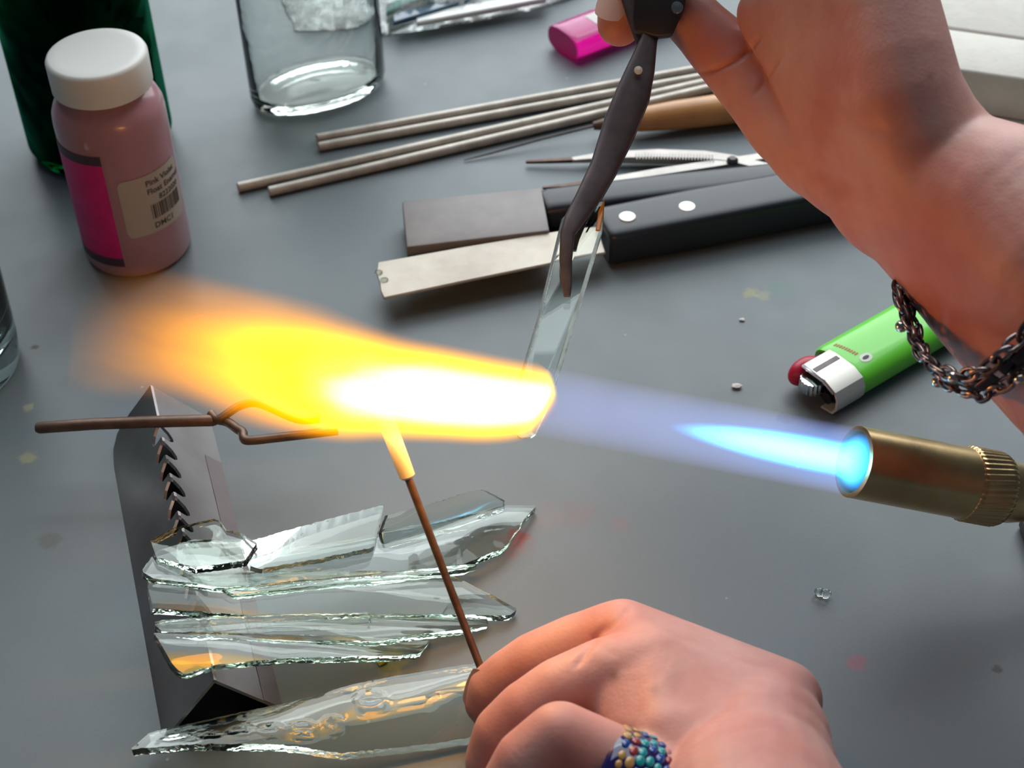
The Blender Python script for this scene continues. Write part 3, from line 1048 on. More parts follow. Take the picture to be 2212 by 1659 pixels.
# ------------------------------------------------------------------ torch
ND = 472.0
noz = atd(1842, 997, ND)
oop = math.radians(17)
tdir = (RGT*(-.981)+UPV*.192)*math.cos(oop) - FWD*math.sin(oop)
tdir.normalize()
back = -tdir
RT = 10.6
th = thing('gas_torch', V((noz+back*75).xy.to_3d()), 'brass gas torch with knurled collar, its flame pointing left', 'torch')
mk('barrel', lathe([(9.6, 0), (RT, .3), (RT, 2), (RT+.15, 37), (RT+.15, 39), (9.0, 39.4), (9.0, 30), (9.6, 14), (9.4, 8), (9.3, 0)], noz, axis=back, n=72, close=True), [M['brass']], th, angle=35)
mk('burner_face', lathe([(0, 12), (2.5, 12), (2.6, 11), (4.5, 11), (4.6, 12), (9.6, 12), (9.6, 16), (0, 16)], noz, axis=back, n=40), M['brass_dark'], th, angle=35)
kv = [(8, 36)] + [(RT+.35, 37.6)] + [(RT+.7, 38.2+i*1.0) for i in range(11)] + [(RT+.3, 49.6), (8.5, 50.2)]
mk('knurled_collar', lathe(kv, noz, axis=back, n=200, mod=lambda t, h: 1+(.020*math.cos(40*t+h*.55) if 38 < h < 49 else 0)), M['brass'], th, angle=60, label='knurled brass collar')
mk('neck', lathe([(7, 49), (9.6, 50), (9.4, 54), (7.6, 62), (6.0, 70), (5.6, 100), (4.6, 106)], noz, axis=back, n=48), M['brass'], th, angle=35)
tail = noz+back*104
hose = spline([tail, tail+back*16, V((tail.x+45, tail.y+10, 6.5)), V((tail.x+120, tail.y-20, 5.2)), V((tail.x+260, tail.y-60, 5.2))], 8)
mk('hose', tube(hose, 4.6, 14), M['black_plastic'], th)
sp = noz+back*84
mk('stand', bevelled(extrude([V((sp.x-14, sp.y-18, .2)), V((sp.x+14, sp.y-18, .2)), V((sp.x+14, sp.y+18, .2)), V((sp.x-14, sp.y+18, .2))], (0, 0, 6)), 1, 1), M['dark_steel'], th)
mk('stand_post', tube([V((sp.x, sp.y, 6)), V((sp.x, sp.y, sp.z-3))], 4, 16), M['dark_steel'], th)

# ------------------------------------------------------------------ mandrel in the left hand
m0, m1, m2 = atd(1068, 1520, 466), atd(862, 985, 450), atd(833, 905, 448)
md = thing('coated_mandrel', m0, 'thin steel mandrel with glowing coated tip held up into the flame', 'mandrel')
mdv = (m2-m0).normalized()
mend = m0+mdv*((m2-m0).length-15)
mk('rod', tube([m0-mdv*15, m0, (m0+mend)/2, mend], 1.15, 12), M['rod_wire'], md)
def hot_mat(name, col, cold, strength, axis_pts=None):
    t = NT(name)
    b = t.n('BsdfPrincipled')
    b.inputs['Base Color'].default_value = (*cold, 1)
    b.inputs['Roughness'].default_value = .7
    b.inputs['Emission Color'].default_value = (*col, 1)
    if axis_pts is None:
        b.inputs['Emission Strength'].default_value = strength
    else:
        p0, p1 = axis_pts[0]*MM, axis_pts[1]*MM
        pos = t.n('NewGeometry').outputs['Position']
        sb = t.n('VectorMath', operation='SUBTRACT')
        t.l(pos, sb.inputs[0]); sb.inputs[1].default_value = p0
        dt = t.n('VectorMath', operation='DOT_PRODUCT')
        t.l(sb.outputs[0], dt.inputs[0]); dt.inputs[1].default_value = (p1-p0)/((p1-p0).length_squared)
        f = t.math('POWER', t.math('MAXIMUM', dt.outputs[1], 0.0), 2.0)
        t.l(t.math('MULTIPLY', f, strength), b.inputs['Emission Strength'])
    t.l(b.outputs[0], t.out.inputs[0])
    return t.m
M['hot_coat'] = hot_mat('hot_bead_release', (1, .62, .25), (.75, .68, .62), 1.6, (mend, m2))
tipv = (m2-mend).normalized()
mk('coated_tip', sweep([mend-tipv*3, mend-tipv*2.4, mend+tipv*2, m2, m2+tipv*8], [circ(1.6, 16), circ(2.2, 16), circ(2.3, 16), circ(2.4, 16), circ(2.2, 16)]), M['hot_coat'], md, label='pale clay coating glowing in the flame')

# ------------------------------------------------------------------ glass strip held by the tweezers
gs_d = lambda y: 485+(451-485)*(y-440)/(940-440)
sl_l = [(1208, 486), (1165, 690), (1128, 800), (1116, 900)]
sl_r = [(1306, 436), (1245, 650), (1205, 800), (1148, 948)]
cor = [atd(1214, 470, gs_d(470)), atd(1306, 434, gs_d(434)), atd(1302, 500, gs_d(500)), atd(1260, 640, gs_d(640)), atd(1214, 790, gs_d(790)),
       atd(1184, 880, gs_d(880)), atd(1154, 945, gs_d(945)), atd(1118, 948, gs_d(948)), atd(1108, 900, gs_d(900)), atd(1124, 810, gs_d(810)), atd(1160, 690, gs_d(690)), atd(1192, 560, gs_d(560))]
nrm = (cor[6]-cor[1]).cross(cor[11]-cor[1]).normalized()
if nrm.dot(CAMP-cor[0]) < 0: nrm = -nrm
gsv = bevelled(extrude([p-nrm*1.4 for p in cor], nrm*2.8), .95, 1)
def _fn(vf, f):
    q = V((0, 0, 0))
    for i_ in range(len(f)):
        q += V(vf[0][f[i_]]).cross(V(vf[0][f[(i_+1) % len(f)]]))
    return abs(q.normalized().dot(nrm))
gs = mk('clear_glass_strip', gsv, [M['clear_glass'], M['strip_edge']], angle=0, fmat=[0 if _fn(gsv, f) > .85 else 1 for f in gsv[1]])
prop(gs, 'clear glass strip held by dark tweezers, its lower end melting in the flame', 'glass strip')
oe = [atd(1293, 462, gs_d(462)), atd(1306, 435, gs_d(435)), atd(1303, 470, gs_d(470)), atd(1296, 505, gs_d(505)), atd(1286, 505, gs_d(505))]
mk('flame_glow_end', bevelled(extrude([p+nrm*1.0 for p in oe], nrm*.8), .3, 1), M['flame_glow'], gs, angle=30, label='flame light painted orange on upper corner of the strip')  # orange colour painted in for flame light carried up through the glass

# ------------------------------------------------------------------ dark tweezers in the right hand
ht = thing('locking_tweezers', atd(1395, 150, 492), 'dark heat-browned locking tweezers gripped in the upper hand', 'tweezers')
def arm(pts, off):
    path = [atd(x, y, d)-FWD*off for x, y, d, w_, h_ in pts]
    return sweep(path, [supell(w_, h_, 3.2, 20) for x, y, d, w_, h_ in pts], up=-FWD)
mk('front_arm', arm([(1432, -60, 496, 4.5, 1.4), (1420, 20, 494, 3.6, 1.4), (1402, 85, 492, 2.6, 1.4), (1384, 150, 490, 4.3, 1.5), (1368, 200, 488, 5.2, 1.6), (1340, 270, 486, 5.2, 1.6),
                     (1305, 360, 482, 4.2, 1.6), (1268, 430, 478, 3.6, 1.6), (1238, 478, 475, 2.9, 1.5), (1226, 505, 473, 2.2, 1.4), (1222, 560, 471, 1.9, 1.2), (1225, 615, 469, 1.5, 1.0), (1225, 640, 468, 1.0, .8)], 0), M['dark_steel'], ht, angle=35)
mk('rear_arm', arm([(1345, -60, 500, 3, 1.3), (1372, 40, 498, 2.4, 1.3), (1398, 100, 496, 3.0, 1.3), (1388, 150, 496, 3.8, 1.3), (1376, 210, 494, 4.0, 1.3), (1345, 290, 492, 3.8, 1.3),
                    (1310, 370, 488, 3.2, 1.3), (1278, 430, 486, 2.8, 1.3), (1252, 480, 484, 2.2, 1.2), (1240, 520, 482, 1.6, 1.0), (1236, 545, 481, 1.2, .9)], 0), M['dark_steel'], ht, angle=35)
mk('rivet', lathe([(0, 0), (1.3, 0), (1.2, .6), (0, .9)], atd(1379, 152, 487), axis=-FWD, n=18), M['rivet'], ht)
ga0 = [atd(1372, -60, 490), atd(1492, -60, 488), atd(1478, 20, 488), atd(1452, 78, 489), atd(1418, 82, 491), atd(1372, 70, 493), atd(1366, 40, 493)]
mk('fibre_grip', bevelled(extrude([p+FWD*3.0 for p in ga0], -FWD*4.5), .7, 2), M['black_grip'], ht, angle=40, label='black fibre grip pad')
mk('grip_rivet', lathe([(0, 0), (1.9, 0), (1.7, .6), (0, .9)], atd(1462, 16, 485.0), axis=-FWD, n=18), M['steel'], ht)

# ------------------------------------------------------------------ hands
_ICO = {}
def sheet(A, B, k=9, m=9):
    """chains filling the flesh between two lines of (px, py, depth, r)"""
    A, B = np.array(A, float), np.array(B, float)
    n = len(A)
    xs = np.linspace(0, n-1, (n-1)*m+1)
    ii = np.arange(n)
    Ai = np.stack([np.interp(xs, ii, A[:, c]) for c in range(4)], 1)
    Bi = np.stack([np.interp(xs, ii, B[:, c]) for c in range(4)], 1)
    return [[tuple(p) for p in Ai+(Bi-Ai)*t] for t in np.linspace(0, 1, k)]


def sphere_cloud(chains):
    bm = bmesh.new()
    bmesh.ops.create_icosphere(bm, subdivisions=3, radius=1)
    bm.verts.index_update()
    sv = np.array([v.co[:] for v in bm.verts])
    sf = np.array([[v.index for v in f.verts] for f in bm.faces])
    bm.free()
    VV, FF = [], []
    nb = 0
    for ch in chains:
        pts = [(np.array(atd(x, y, d)), r) for x, y, d, r in ch]
        for i in range(len(pts)-1 if len(pts) > 1 else 1):
            (a, ra), (b, rb_) = pts[i], pts[min(i+1, len(pts)-1)]
            L = np.linalg.norm(b-a)
            k = max(1, int(L/(.14*min(ra, rb_))))
            for j in range(k+1):
                f = j/k
                s = f*f*(3-2*f)
                VV.append(sv*(ra+(rb_-ra)*s)+(a+(b-a)*f))
                FF.append(sf+nb)
                nb += len(sv)
    return np.vstack(VV), np.vstack(FF)


def hand(name, chains, creases, label, mat, voxel=.85, smooth=15, base=None, marks=()):
    Vn, Fn = sphere_cloud(chains)
    me = bpy.data.meshes.new(name)
    me.from_pydata((Vn*MM).tolist(), [], Fn.tolist())
    ob = bpy.data.objects.new(name, me)
    COL.objects.link(ob)
    r = ob.modifiers.new('r', 'REMESH')
    r.mode = 'VOXEL'
    r.voxel_size = voxel*MM
    s = ob.modifiers.new('s', 'SMOOTH')
    s.factor, s.iterations = .5, smooth
    dg = bpy.context.evaluated_depsgraph_get()
    m2_ = bpy.data.meshes.new_from_object(ob.evaluated_get(dg))
    bpy.data.objects.remove(ob)
    bpy.data.meshes.remove(me)
    n = len(m2_.vertices)
    P = np.empty(n*3); m2_.vertices.foreach_get('co', P); P = P.reshape(-1, 3)/MM
    Nn = np.empty(n*3); m2_.vertices.foreach_get('normal', Nn); Nn = Nn.reshape(-1, 3)
    px, py, dep = project(P)
    toc = np.array(CAMP)-P
    toc /= np.linalg.norm(toc, axis=1)[:, None]
    facing = np.clip((Nn*toc).sum(1)*3, 0, 1)
    for poly, sig, depth in creases:
        dmin = np.full(n, 1e9)
        tt_ = np.zeros(n)
        L = len(poly)-1
        for i in range(L):
            a, b = np.array(poly[i], float), np.array(poly[i+1], float)
            ab = b-a
            t = np.clip(((px-a[0])*ab[0]+(py-a[1])*ab[1])/(ab@ab), 0, 1)
            d = np.hypot(px-(a[0]+t*ab[0]), py-(a[1]+t*ab[1]))
            better = d < dmin
            dmin = np.where(better, d, dmin)
            tt_ = np.where(better, (i+t)/L, tt_)
        dm = dmin*dep/FPX
        taper = np.clip(np.minimum(tt_, 1-tt_)*5+.15, 0, 1)
        P = P - Nn*(depth*np.exp(-(dm/sig)**2)*facing*taper)[:, None]
    at_f, at_m = np.zeros(n), np.zeros(n)
    for mx, my, sg, st_, kind_ in marks:
        g_ = st_*np.exp(-(np.hypot(px-mx, py-my)*dep/FPX/sg)**2)*facing
        if kind_ == 'flush_shade': at_f = np.maximum(at_f, g_)
        else: at_m = np.maximum(at_m, g_)
    for an, av in (('flush_shade', at_f), ('mole', at_m)):
        m2_.attributes.new(an, 'FLOAT', 'POINT').data.foreach_set('value', av)
    o0 = np.array(base if base is not None else (P[:, 0].mean(), P[:, 1].mean(), P[:, 2].min()))
    m2_.vertices.foreach_set('co', ((P-o0)*MM).ravel())
    m2_.materials.clear()
    m2_.materials.append(mat)
    m2_.polygons.foreach_set('use_smooth', [True]*len(m2_.polygons))
    m2_.update()
    o = bpy.data.objects.new(name, m2_)
    COL.objects.link(o)
    o.location = V(o0)*MM
    return prop(o, label, 'hand')


# lower (left) hand
LH = [
    # index
    [(1690, 1512, 440, 11), (1520, 1440, 444, 10.2), (1345, 1370, 448, 9.9), (1250, 1392, 451, 8.8), (1160, 1428, 453, 8.5), (1105, 1458, 455, 7.8), (1068, 1486, 457, 7.5), (1052, 1518, 459, 6.6)],
    # middle
    [(1660, 1550, 428, 12), (1540, 1495, 432, 11), (1410, 1440, 434, 10.6), (1310, 1452, 432, 9.5), (1215, 1492, 430, 9.2), (1140, 1536, 430, 8.5), (1088, 1585, 432, 8.3), (1066, 1640, 435, 7.8), (1066, 1690, 440, 7.2)],
    # ring finger
    [(1640, 1620, 416, 12), (1590, 1660, 412, 11.5), (1495, 1725, 404, 10.8), (1360, 1662, 404, 9.4), (1210, 1592, 404, 9.0), (1140, 1645, 405, 8.6), (1095, 1720, 408, 8.2), (1090, 1780, 414, 7.6)],
    # little finger
    [(1640, 1700, 404, 12), (1560, 1830, 396, 10), (1440, 1840, 392, 8.6), (1330, 1800, 390, 8.2), (1260, 1850, 393, 7.6), (1230, 1910, 400, 7)],
    # thumb (behind)
    [(1640, 1560, 450, 13), (1500, 1520, 466, 12), (1350, 1480, 474, 10.5), (1210, 1490, 472, 9.2), (1110, 1508, 466, 8.6), (1070, 1530, 462, 7.5)],
    # wrist and forearm
    [(1660, 1550, 432, 14), (1640, 1620, 422, 19), (1622, 1690, 413, 22.5), (1640, 1800, 390, 25), (1680, 1960, 368, 26), (1740, 2200, 345, 28)],
] + sheet([(1345, 1370, 448, 9.9), (1520, 1440, 444, 10.2), (1680, 1512, 440, 11.5)], [(1412, 1442, 434, 10.6), (1530, 1500, 431, 11.5), (1660, 1550, 428, 13)]) \
  + sheet([(1412, 1442, 434, 10.6), (1530, 1500, 431, 11.5), (1660, 1550, 428, 13)], [(1450, 1590, 415, 10.6), (1550, 1600, 415, 12), (1645, 1610, 416, 14)]) \
  + sheet([(1450, 1590, 415, 10.6), (1550, 1600, 415, 12), (1645, 1610, 416, 14)], [(1500, 1725, 404, 10.8), (1570, 1690, 408, 13), (1640, 1680, 410, 18)]) \
  + sheet([(1310, 1452, 433, 9.2), (1400, 1442, 434, 10.4)], [(1350, 1560, 424, 8), (1440, 1580, 417, 10)], 6, 5) + []
LCR = [([(1318, 1340), (1280, 1385), (1258, 1418), (1240, 1446)], .8, .6), ([(1365, 1310), (1330, 1345), (1300, 1368)], .7, .5),
       ([(1440, 1455), (1500, 1500), (1560, 1545), (1600, 1580)], 5.0, .8), ([(1285, 1385), (1250, 1440)], .6, .25),
       ([(1335, 1420), (1300, 1395), (1270, 1370)], 1.0, .3)]
lh = hand('hand', LH, LCR, 'bare lower hand gripping the thin mandrel, wearing a mosaic ring', M['skin'], marks=[(1326, 1460, 1.6, .6, 'mole'), (1414, 1490, 1.4, .35, 'mole'), (1230, 1585, 8, .35, 'flush_shade'), (1690, 1610, 12, .35, 'flush_shade'), (1300, 1345, 6, .3, 'flush_shade'), (1050, 1600, 9, .35, 'flush_shade')])

def nail(parent, c, ax_l, nrm_, w_, l_, mat):
    ax_l = V(ax_l).normalized()
    nrm_ = (V(nrm_)-ax_l*V(nrm_).dot(ax_l)).normalized()
    sd = ax_l.cross(nrm_)
    verts, faces = [], []
    n = 8
    for i in range(n+1):
        for j in range(n+1):
            u_, v_ = i/n*2-1, j/n*2-1
            x = u_*math.sqrt(1-.35*v_*v_)
            y = v_*math.sqrt(1-.35*u_*u_)
            verts.append(V(c)+ax_l*(y*l_)+sd*(x*w_)+nrm_*(-.32*w_*x*x))
    for i in range(n):
        for j in range(n):
            a = i*(n+1)+j
            faces.append((a, a+1, a+n+2, a+n+1))
    return mk('fingernail', (verts, faces), mat, parent, angle=60)

nail(lh, atd(1029, 1492, 454.5), atd(1010, 1540, 458)-atd(1042, 1450, 455), (atd(1000, 1470, 440)-atd(1060, 1500, 458)), 4.6, 6.0, M['nail_dark'])

# upper (right) hand
UH = [
    # thumb
    [(1462, 10, 503, 8.2), (1505, 50, 501, 9.2), (1570, 118, 499, 10.4), (1625, 190, 496, 10.4), (1705, 278, 490, 12), (1780, 330, 484, 14.5), (1868, 372, 476, 16.5), (1960, 420, 466, 21)],
    # index finger arching over to the left fingertip
    [(1870, -150, 455, 12.5), (1640, -230, 478, 10), (1500, -225, 488, 9.2), (1410, -130, 498, 8.6), (1362, -40, 505, 8.2), (1342, 30, 508, 7.6), (1338, 52, 508.5, 7.2)],
    # middle, ring, little behind
    [(1900, -160, 492, 12), (1680, -290, 505, 10), (1540, -270, 515, 9), (1450, -150, 522, 8.5), (1430, -70, 524, 8)],
    [(1930, -150, 505, 12), (1720, -260, 525, 10), (1600, -220, 532, 9), (1560, -110, 535, 8.5)],
    [(1960, -120, 515, 11), (1800, -200, 540, 9), (1700, -140, 545, 8), (1690, -60, 545, 7.5)],
    # wrist and forearm
    [(2240, 640, 438, 25), (2350, 760, 424, 26), (2560, 1000, 408, 29), (2900, 1350, 392, 32)],
] + sheet([(1655, 30, 484, 9), (1705, 105, 480, 9.5), (1748, 178, 476, 10), (1795, 248, 472, 11.5), (1852, 308, 468, 14), (1920, 362, 464, 17), (1995, 420, 460, 22)],
            [(1905, -60, 442, 13), (1932, 40, 439, 13), (1948, 130, 437, 14), (1960, 205, 437, 15), (1988, 290, 440, 17), (2020, 345, 443, 18.5), (2055, 400, 442, 20)], 14, 4) \
  + sheet([(1990, 420, 464, 22), (2080, 520, 456, 22), (2180, 630, 446, 23), (2340, 790, 432, 24)], [(2060, 395, 442, 20), (2180, 450, 428, 22), (2290, 560, 416, 23), (2440, 700, 405, 24)], 7, 4)
UCR = [([(1503, 158), (1545, 152), (1590, 130), (1622, 104), (1645, 76)], .85, 1.3), ([(1690, 118), (1668, 150), (1645, 185), (1628, 208)], .9, .8),
       ([(1760, 215), (1800, 255), (1860, 278), (1930, 285)], 2.2, .7), ([(1780, 290), (1830, 330), (1900, 350)], 2.0, .5),
       ([(1760, 410), (1850, 420), (1930, 450), (2010, 500)], 2.5, .6), ([(1700, 330), (1760, 372), (1850, 405)], 2.2, .9)]
uh = hand('hand', UH, UCR, 'bare upper hand and forearm pinching the dark tweezers, bracelet at wrist', M['skin'], voxel=.75, smooth=26, marks=[(1545, 90, 12, .65, 'flush_shade'), (1345, 75, 6, .6, 'flush_shade'), (1850, 180, 14, .3, 'flush_shade'), (2100, 520, 22, .35, 'flush_shade'), (2010, 165, 1.1, .4, 'mole'), (1640, 230, 12, .25, 'flush_shade')])  # red marks at thumb tip and forearm paint in dark reddish shade
nail(uh, atd(1322, 2, 500.0), atd(1312, 32, 503)-atd(1340, -40, 503), (atd(1290, -20, 480)-atd(1345, 10, 508)), 5.0, 6.2, M['nail'])

# ------------------------------------------------------------------ ring on the lower hand
rc = atd(1362, 1690, 404)
rax = (atd(1495, 1725, 404)-atd(1240, 1605, 404)).normalized()
rg = thing('finger_ring', rc, 'chunky cobalt blue glass ring with turquoise and gold mosaic dots', 'ring')
band = []
for k in range(17):
    f = k/16*2-1
    band.append((10.2+2.3*math.sqrt(max(0, 1-f*f)), f*9.6))
band += [(9.4, 9.6), (9.4, -9.6)]
mk('band', lathe(band, rc, axis=rax, n=64, close=True), M['ring_blue'], rg, angle=50, label='dark cobalt glass band')
fx, fy, fa_ = frame(rax, -FWD)
rd = random.Random(11)
cols = ['dot_teal', 'dot_blue', 'dot_gold', 'dot_teal', 'dot_red', 'dot_teal', 'dot_gold', 'dot_blue']
kk = 0
for i in range(-3, 4):
    f = i/4.2+.06
    for j in range(24):
        t = 2*math.pi*(j+.5*(i % 2))/24+rd.uniform(-.06, .06)
        r = 10.2+2.3*math.sqrt(max(0, 1-f*f))
        p = rc+(fx*math.cos(t)+fy*math.sin(t))*r+fa_*(f*9.6)
        rad = rd.uniform(1.2, 1.75)
        nr = (fx*math.cos(t)+fy*math.sin(t)).normalized()
        if i in (-1, 0, 1):
            cmat = rd.choice(['dot_teal', 'dot_teal', 'dot_blue', 'dot_teal'])
        else:
            cmat = rd.choice(['dot_gold', 'dot_blue', 'dot_red', 'dot_gold', 'dot_teal'])
        tn = nr.cross(fa_)
        mk('mosaic_dot', ellipsoid(p, (nr, tn, fa_), (.45, rad, rad*.75), 2), M[cmat], rg, angle=60)

# ------------------------------------------------------------------ chain bracelet
loop = [(1955, 640, 458), (1972, 715, 447), (2003, 778, 436), (2050, 818, 424), (2112, 830, 413), (2172, 796, 405), (2226, 742, 402), (2290, 650, 402), (2330, 540, 418), (2290, 440, 448), (2180, 380, 474), (2050, 420, 490), (1972, 530, 478)]
lp = [atd(*p) for p in loop]
cl = spline(lp[-1:]+lp+lp[:3], 24)
cl = cl[24:24+24*len(lp)]
seg = [0]
for i in range(1, len(cl)):
    seg.append(seg[-1]+(cl[i]-cl[i-1]).length)
tot = seg[-1]+(cl[0]-cl[-1]).length
def on_loop(s):
    s %= tot
    for i in range(1, len(cl)):
        if seg[i] >= s:
            f = (s-seg[i-1])/(seg[i]-seg[i-1]+1e-9)
            return cl[i-1].lerp(cl[i], f)
    return cl[-1].lerp(cl[0], (s-seg[-1])/(tot-seg[-1]+1e-9))
lc = sum(cl, V((0, 0, 0)))/len(cl)
br = thing('chain_bracelet', V((lc.x, lc.y, min(p.z for p in cl))), 'tarnished silver chain bracelet with small round beads on the upper wrist', 'bracelet')
def link_mesh():
    v, f = [], []
    n, m = 16, 8
    for i in range(n):
        t = 2*math.pi*i/n
        c = V((math.copysign(abs(math.cos(t))**.8, math.cos(t))*3.0, math.sin(t)*1.6, 0))
        rad = V((math.cos(t), math.sin(t), 0))
        for j in range(m):
            a = 2*math.pi*j/m
            v.append(c+rad*(.68*math.cos(a))+V((0, 0, .68*math.sin(a))))
    for i in range(n):
        for j in range(m):
            f.append((i*m+j, ((i+1) % n)*m+j, ((i+1) % n)*m+(j+1) % m, i*m+(j+1) % m))
    return v, f
def raw_mesh(name, vf, mat):
    me = bpy.data.meshes.new(name)
    me.from_pydata([tuple(V(p)*MM) for p in vf[0]], [], [tuple(q) for q in vf[1]])
    me.materials.append(mat)
    me.polygons.foreach_set('use_smooth', [True]*len(me.polygons))
    return me
lm1, lm2 = raw_mesh('chain_link', link_mesh(), M['silver_dark']), raw_mesh('chain_link', link_mesh(), M['silver_black'])
bmz = raw_mesh('bead', ico((0, 0, 0), 1.75, 2), M['silver_bead'])
plt = raw_mesh('chain_plate', bevelled(extrude([V((-3.2, -1.5, -.5)), V((3.2, -1.5, -.5)), V((3.2, 1.5, -.5)), V((-3.2, 1.5, -.5))], (0, 0, 1)), .45, 2), M['silver_black'])
loop_n = V((0, 0, 0))
for i in range(len(cl)):
    loop_n += (cl[i]-lc).cross(cl[(i+1) % len(cl)]-lc)
loop_n.normalize()
if loop_n.dot(CAMP-lc) < 0: loop_n = -loop_n
def put(name, me, p, xax, zax):
    o = bpy.data.objects.new(name, me)
    COL.objects.link(o)
    o.parent = br
    x = xax.normalized()
    z = (zax-x*zax.dot(x)).normalized()
    y = z.cross(x)
    m = Matrix((x, y, z)).transposed().to_4x4()
    m.translation = (p*MM-br.location)
    o.matrix_basis = m
N = int(tot/4.1)
rl = random.Random(5)
for k in range(N):
    s = k*tot/N
    p, q = on_loop(s), on_loop(s+1.0)
    t = (q-p).normalized()
    out = (p-lc)
    out = (out-t*out.dot(t)).normalized()
    for strand, off in enumerate((3.5, 0.0, -3.5)):
        # strands lie side by side across the wrist
        c = p + loop_n*off + out*(.5*rl.uniform(-1, 1))
        if strand == 1:
            if k % 5:
                put('chain_plate', plt, c, t+out*.2*rl.uniform(-1, 1), out)
        else:
            tilt = .9 if (k+strand) % 2 else -.3
            put('chain_link', lm1 if (k+strand) % 3 else lm2, c, t+loop_n*.25*rl.uniform(-1, 1), out*math.cos(tilt)+loop_n*math.sin(tilt))
    if k % 4 == 0:
        put('bead', bmz, p+loop_n*(4.2 if (k//4) % 2 else -4.2)+out*1.4, t, out)

# ------------------------------------------------------------------ flame
fl = thing('torch_flame', noz, 'burning torch flame, blue at the nozzle and bright yellow past the glass strip', 'flame')


def vol_obj(name, M4, vf, mat, label):
    me = bpy.data.meshes.new(name)
    me.from_pydata([tuple(V(p)*MM) for p in vf[0]], [], [tuple(q) for q in vf[1]])
    me.materials.append(mat)
    bm = bmesh.new(); bm.from_mesh(me)
    bmesh.ops.recalc_face_normals(bm, faces=bm.faces)
    bm.to_mesh(me); bm.free()
    o = bpy.data.objects.new(name, me)
    COL.objects.link(o)
    o.parent = fl
    m = M4.copy()
    m.translation = M4.translation*MM - fl.location
    o.matrix_basis = m
    o['label'] = label
    return o


def axes(p0, p1):
    X = (p1-p0).normalized()
    Z = (CAMP-p0)
    Z = (Z-X*Z.dot(X)).normalized()
    Y = Z.cross(X)
    m = Matrix((X, Y, Z)).transposed().to_4x4()
    m.translation = p0
    return m, X, Y, Z


def flame_mat(name, L, Rmax, Rc, Cc, Camp, Ic, power, K, ramp, gamma=1.0, wob=0.0, wscale=30, absorb=None, step=.25, hollow=0.0, fil=0.0, shear=0.0):
    """emission from a curved tapering jet; local x runs along it (metres)"""
    t = NT(name)
    sp_ = t.n('SeparateXYZ')
    t.l(t.obj(), sp_.inputs[0])
    x, y, z = sp_.outputs
    if shear:
        x = t.math('SUBTRACT', x, t.math('MULTIPLY', y, shear))
    xn = t.math('DIVIDE', x, L*MM, True)
    R_ = t.math('MULTIPLY', t.fcurve(xn, Rc), Rmax*MM)
    c = t.math('MULTIPLY', t.math('SUBTRACT', t.fcurve(xn, Cc), .5), Camp*MM)
    yy = t.math('SUBTRACT', y, c)
    if wob:
        sc = t.n('VectorMath', operation='MULTIPLY')
        t.l(t.obj(), sc.inputs[0])
        sc.inputs[1].default_value = (.35, 1, 1)
        nz = t.noise(wscale, 2, .5, sc.outputs[0])
        amp = t.math('MULTIPLY', t.math('POWER', xn, 1.2), wob*MM)
        yy = t.math('ADD', yy, t.math('MULTIPLY', t.math('SUBTRACT', nz.outputs[0], .5), amp))
    a = t.math('DIVIDE', yy, R_)
    b = t.math('DIVIDE', z, R_)
    rr = t.math('ADD', t.math('MULTIPLY', a, a), t.math('MULTIPLY', b, b))
    pr = t.math('POWER', t.math('MAXIMUM', t.math('SUBTRACT', 1.0, rr), 0.0), power)
    if hollow:
        pr = t.math('MULTIPLY', pr, t.math('ADD', t.math('MULTIPLY', rr, hollow), 1-hollow))
    q = t.math('MULTIPLY', pr, t.fcurve(xn, Ic))
    if fil:
        sc2 = t.n('VectorMath', operation='MULTIPLY')
        t.l(t.obj(), sc2.inputs[0])
        sc2.inputs[1].default_value = (.22, 1, .6)
        n2 = t.noise(90, 3, .55, sc2.outputs[0])
        q = t.math('MULTIPLY', q, t.math('ADD', t.math('MULTIPLY', t.math('MULTIPLY', t.math('SUBTRACT', n2.outputs[0], .42), xn), fil*2.6), 1.0, False))
    col = t.ramp(q, ramp)
    em_ = t.n('Emission')
    t.l(col, em_.inputs[0])
    t.l(t.math('MULTIPLY', t.math('POWER', q, gamma), K), em_.inputs[1])
    sh = em_.outputs[0]
    if absorb:
        ab = t.n('VolumeAbsorption')
        ab.inputs[0].default_value = (*absorb[0], 1)
        t.l(t.math('MULTIPLY', q, absorb[1]), ab.inputs[1])
        ad = t.n('AddShader')
        t.l(sh, ad.inputs[0]); t.l(ab.outputs[0], ad.inputs[1])
        sh = ad.outputs[0]
    t.l(sh, t.out.inputs['Volume'])
    t.m.cycles.volume_step_rate = step
    return t.m


def interp(pts, x):
    for (x0, y0), (x1, y1) in zip(pts, pts[1:]):
        if x <= x1:
            return y0+(y1-y0)*(x-x0)/(x1-x0+1e-9)
    return pts[-1][1]


def jet_domain(L, Rmax, Rc, Cc, Camp, k=1.0, n=28, wob=0):
    path, secs = [], []
    for i in range(n+1):
        f = i/n
        path.append((f*L, (interp(Cc, f)-.5)*Camp, 0))
        secs.append(circ(max(.4, interp(Rc, f)*Rmax*k+wob*.35*f), 24))
    return sweep(path, secs)


# yellow plume
p0 = noz+tdir*1.0
def axis_at_px(px):
    lo, hi = 0.0, 400.0
    for _ in range(50):
        mid = (lo+hi)/2
        q = noz+tdir*mid
        x_p = IW/2+FPX*(q-CAMP).dot(RGT)/(q-CAMP).dot(FWD)
        if x_p > px: lo = mid
        else: hi = mid
    return (lo+hi)/2
s_pl = axis_at_px(1178)
P0 = atd(1190, 880, (noz+tdir*s_pl-CAMP).dot(FWD))
d0 = (P0-CAMP).dot(FWD)
P1 = atd(175, 640, d0-26)
mp, X, Y, Z = axes(P0, P1)
LP = (P1-P0).length
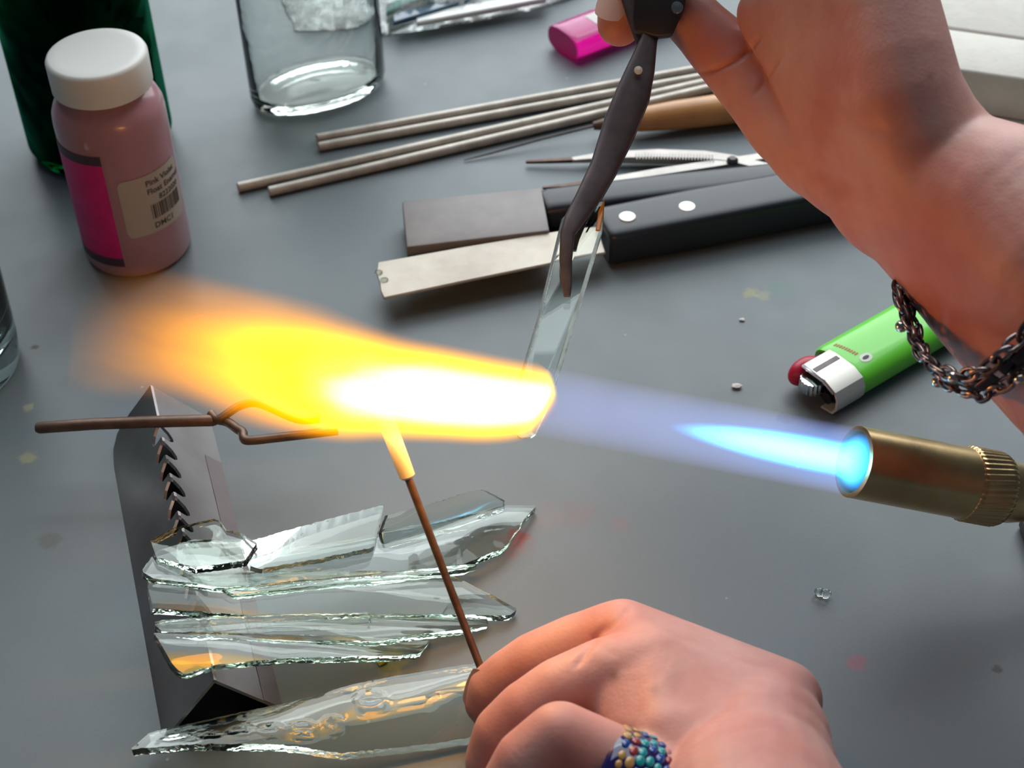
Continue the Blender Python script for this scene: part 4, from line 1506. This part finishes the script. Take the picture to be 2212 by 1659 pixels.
# centre line offsets measured from the straight axis, in image px
pxmm = d0/FPX
Cc, Rc = [], []
def axis_py(x): return 880+(640-880)*(x-1190)/(175-1190)
CA = 60.0
for x, cyp, rp in [(1190, 868, 66), (1160, 872, 92), (1100, 872, 101), (1000, 862, 108), (900, 850, 116), (800, 842, 128), (700, 822, 138), (600, 792, 146), (500, 764, 142), (400, 742, 132), (300, 728, 114), (175, 715, 90)]:
    f = (1190-x)/(1190-175.0)
    Cc.append((f, .5+(cyp-axis_py(x))*pxmm/CA))
    Rc.append((f, rp*pxmm/20.0))
Ic = [(0, 0), (.012, .3), (.03, 1), (.28, 1), (.38, .86), (.46, .62), (.56, .40), (.66, .26), (.76, .155), (.86, .07), (.94, .02), (1, 0)]
pm = flame_mat('yellow_flame', LP, 20.0, Rc, Cc, CA, Ic, 1.25, 360,
               [(0, (1, .30, 0)), (.12, (1, .36, .0)), (.3, (1, .56, .0)), (.45, (1, .85, .0)), (.62, (1, .95, .15)), (.80, (1, 1, .9))], gamma=1.05, wob=34, wscale=34,
               absorb=((1, .7, .05), 160), step=.5, fil=.9, shear=.30)
vol_obj('yellow_plume', mp, jet_domain(LP, 20.0, Rc, Cc, CA, 1.02, wob=34), pm, 'bright yellow and white plume of the flame')

# blue envelope
mb, X, Y, Z = axes(noz+tdir*.5, noz+tdir*(s_pl+6))
LB = s_pl+6
Rb = [(0, .98), (.1, .98), (1, .94)]
Cb = [(0, .5), (1, .5)]
bm_ = flame_mat('blue_flame', LB, 10.4, Rb, Cb, 10, [(0, 1), (.25, .8), (.6, .52), (.9, .42), (1, .25)], .55, 58,
                [(0, (.42, .40, 1)), (.4, (.30, .42, 1)), (.75, (.04, .30, 1))], gamma=1.0, step=.5, hollow=.3)
vol_obj('blue_envelope', mb, jet_domain(LB, 10.4, Rb, Cb, 10, 1.0), bm_, 'pale translucent blue outer flame')

# bright cyan inner cone
s_in = axis_at_px(1440)
mi, X, Y, Z = axes(noz+back*6, noz+tdir*s_in)
LI = s_in+6
Ri = [(0, 1.0), (.06, .98), (.10, .84), (.15, .62), (.3, .60), (.55, .53), (.8, .36), (.93, .20), (1, .06)]
im = flame_mat('cyan_flame', LI, 9.2, Ri, Cb, 10, [(0, .25), (.05, .45), (.12, 1), (.6, 1), (.8, .7), (.93, .35), (1, 0)], .8, 430,
               [(0, (.0, .22, 1)), (.25, (.01, .40, 1)), (.6, (.09, .8, 1)), (1, (.15, .9, 1))], gamma=1.1, step=.5)
vol_obj('inner_cone', mi, jet_domain(LI, 9.2, Ri, Cb, 10, 1.0), im, 'bright cyan inner cone of the flame')


def glow(name, p, power, col, r):
    l = bpy.data.lights.new(name, 'POINT')
    l.energy, l.color, l.shadow_soft_size = power, col, r*MM
    o = bpy.data.objects.new(name, l)
    COL.objects.link(o)
    o.location = V(p)*MM
glow('flame_light', atd(1030, 868, d0-4), .062, (1, .50, .16), 7)
glow('flame_light', atd(860, 845, d0-7), .040, (1, .46, .12), 7)
glow('flame_light', atd(680, 790, d0-11), .022, (1, .40, .08), 7)
glow('flame_light', noz+tdir*14, .003, (.2, .65, 1), 3)
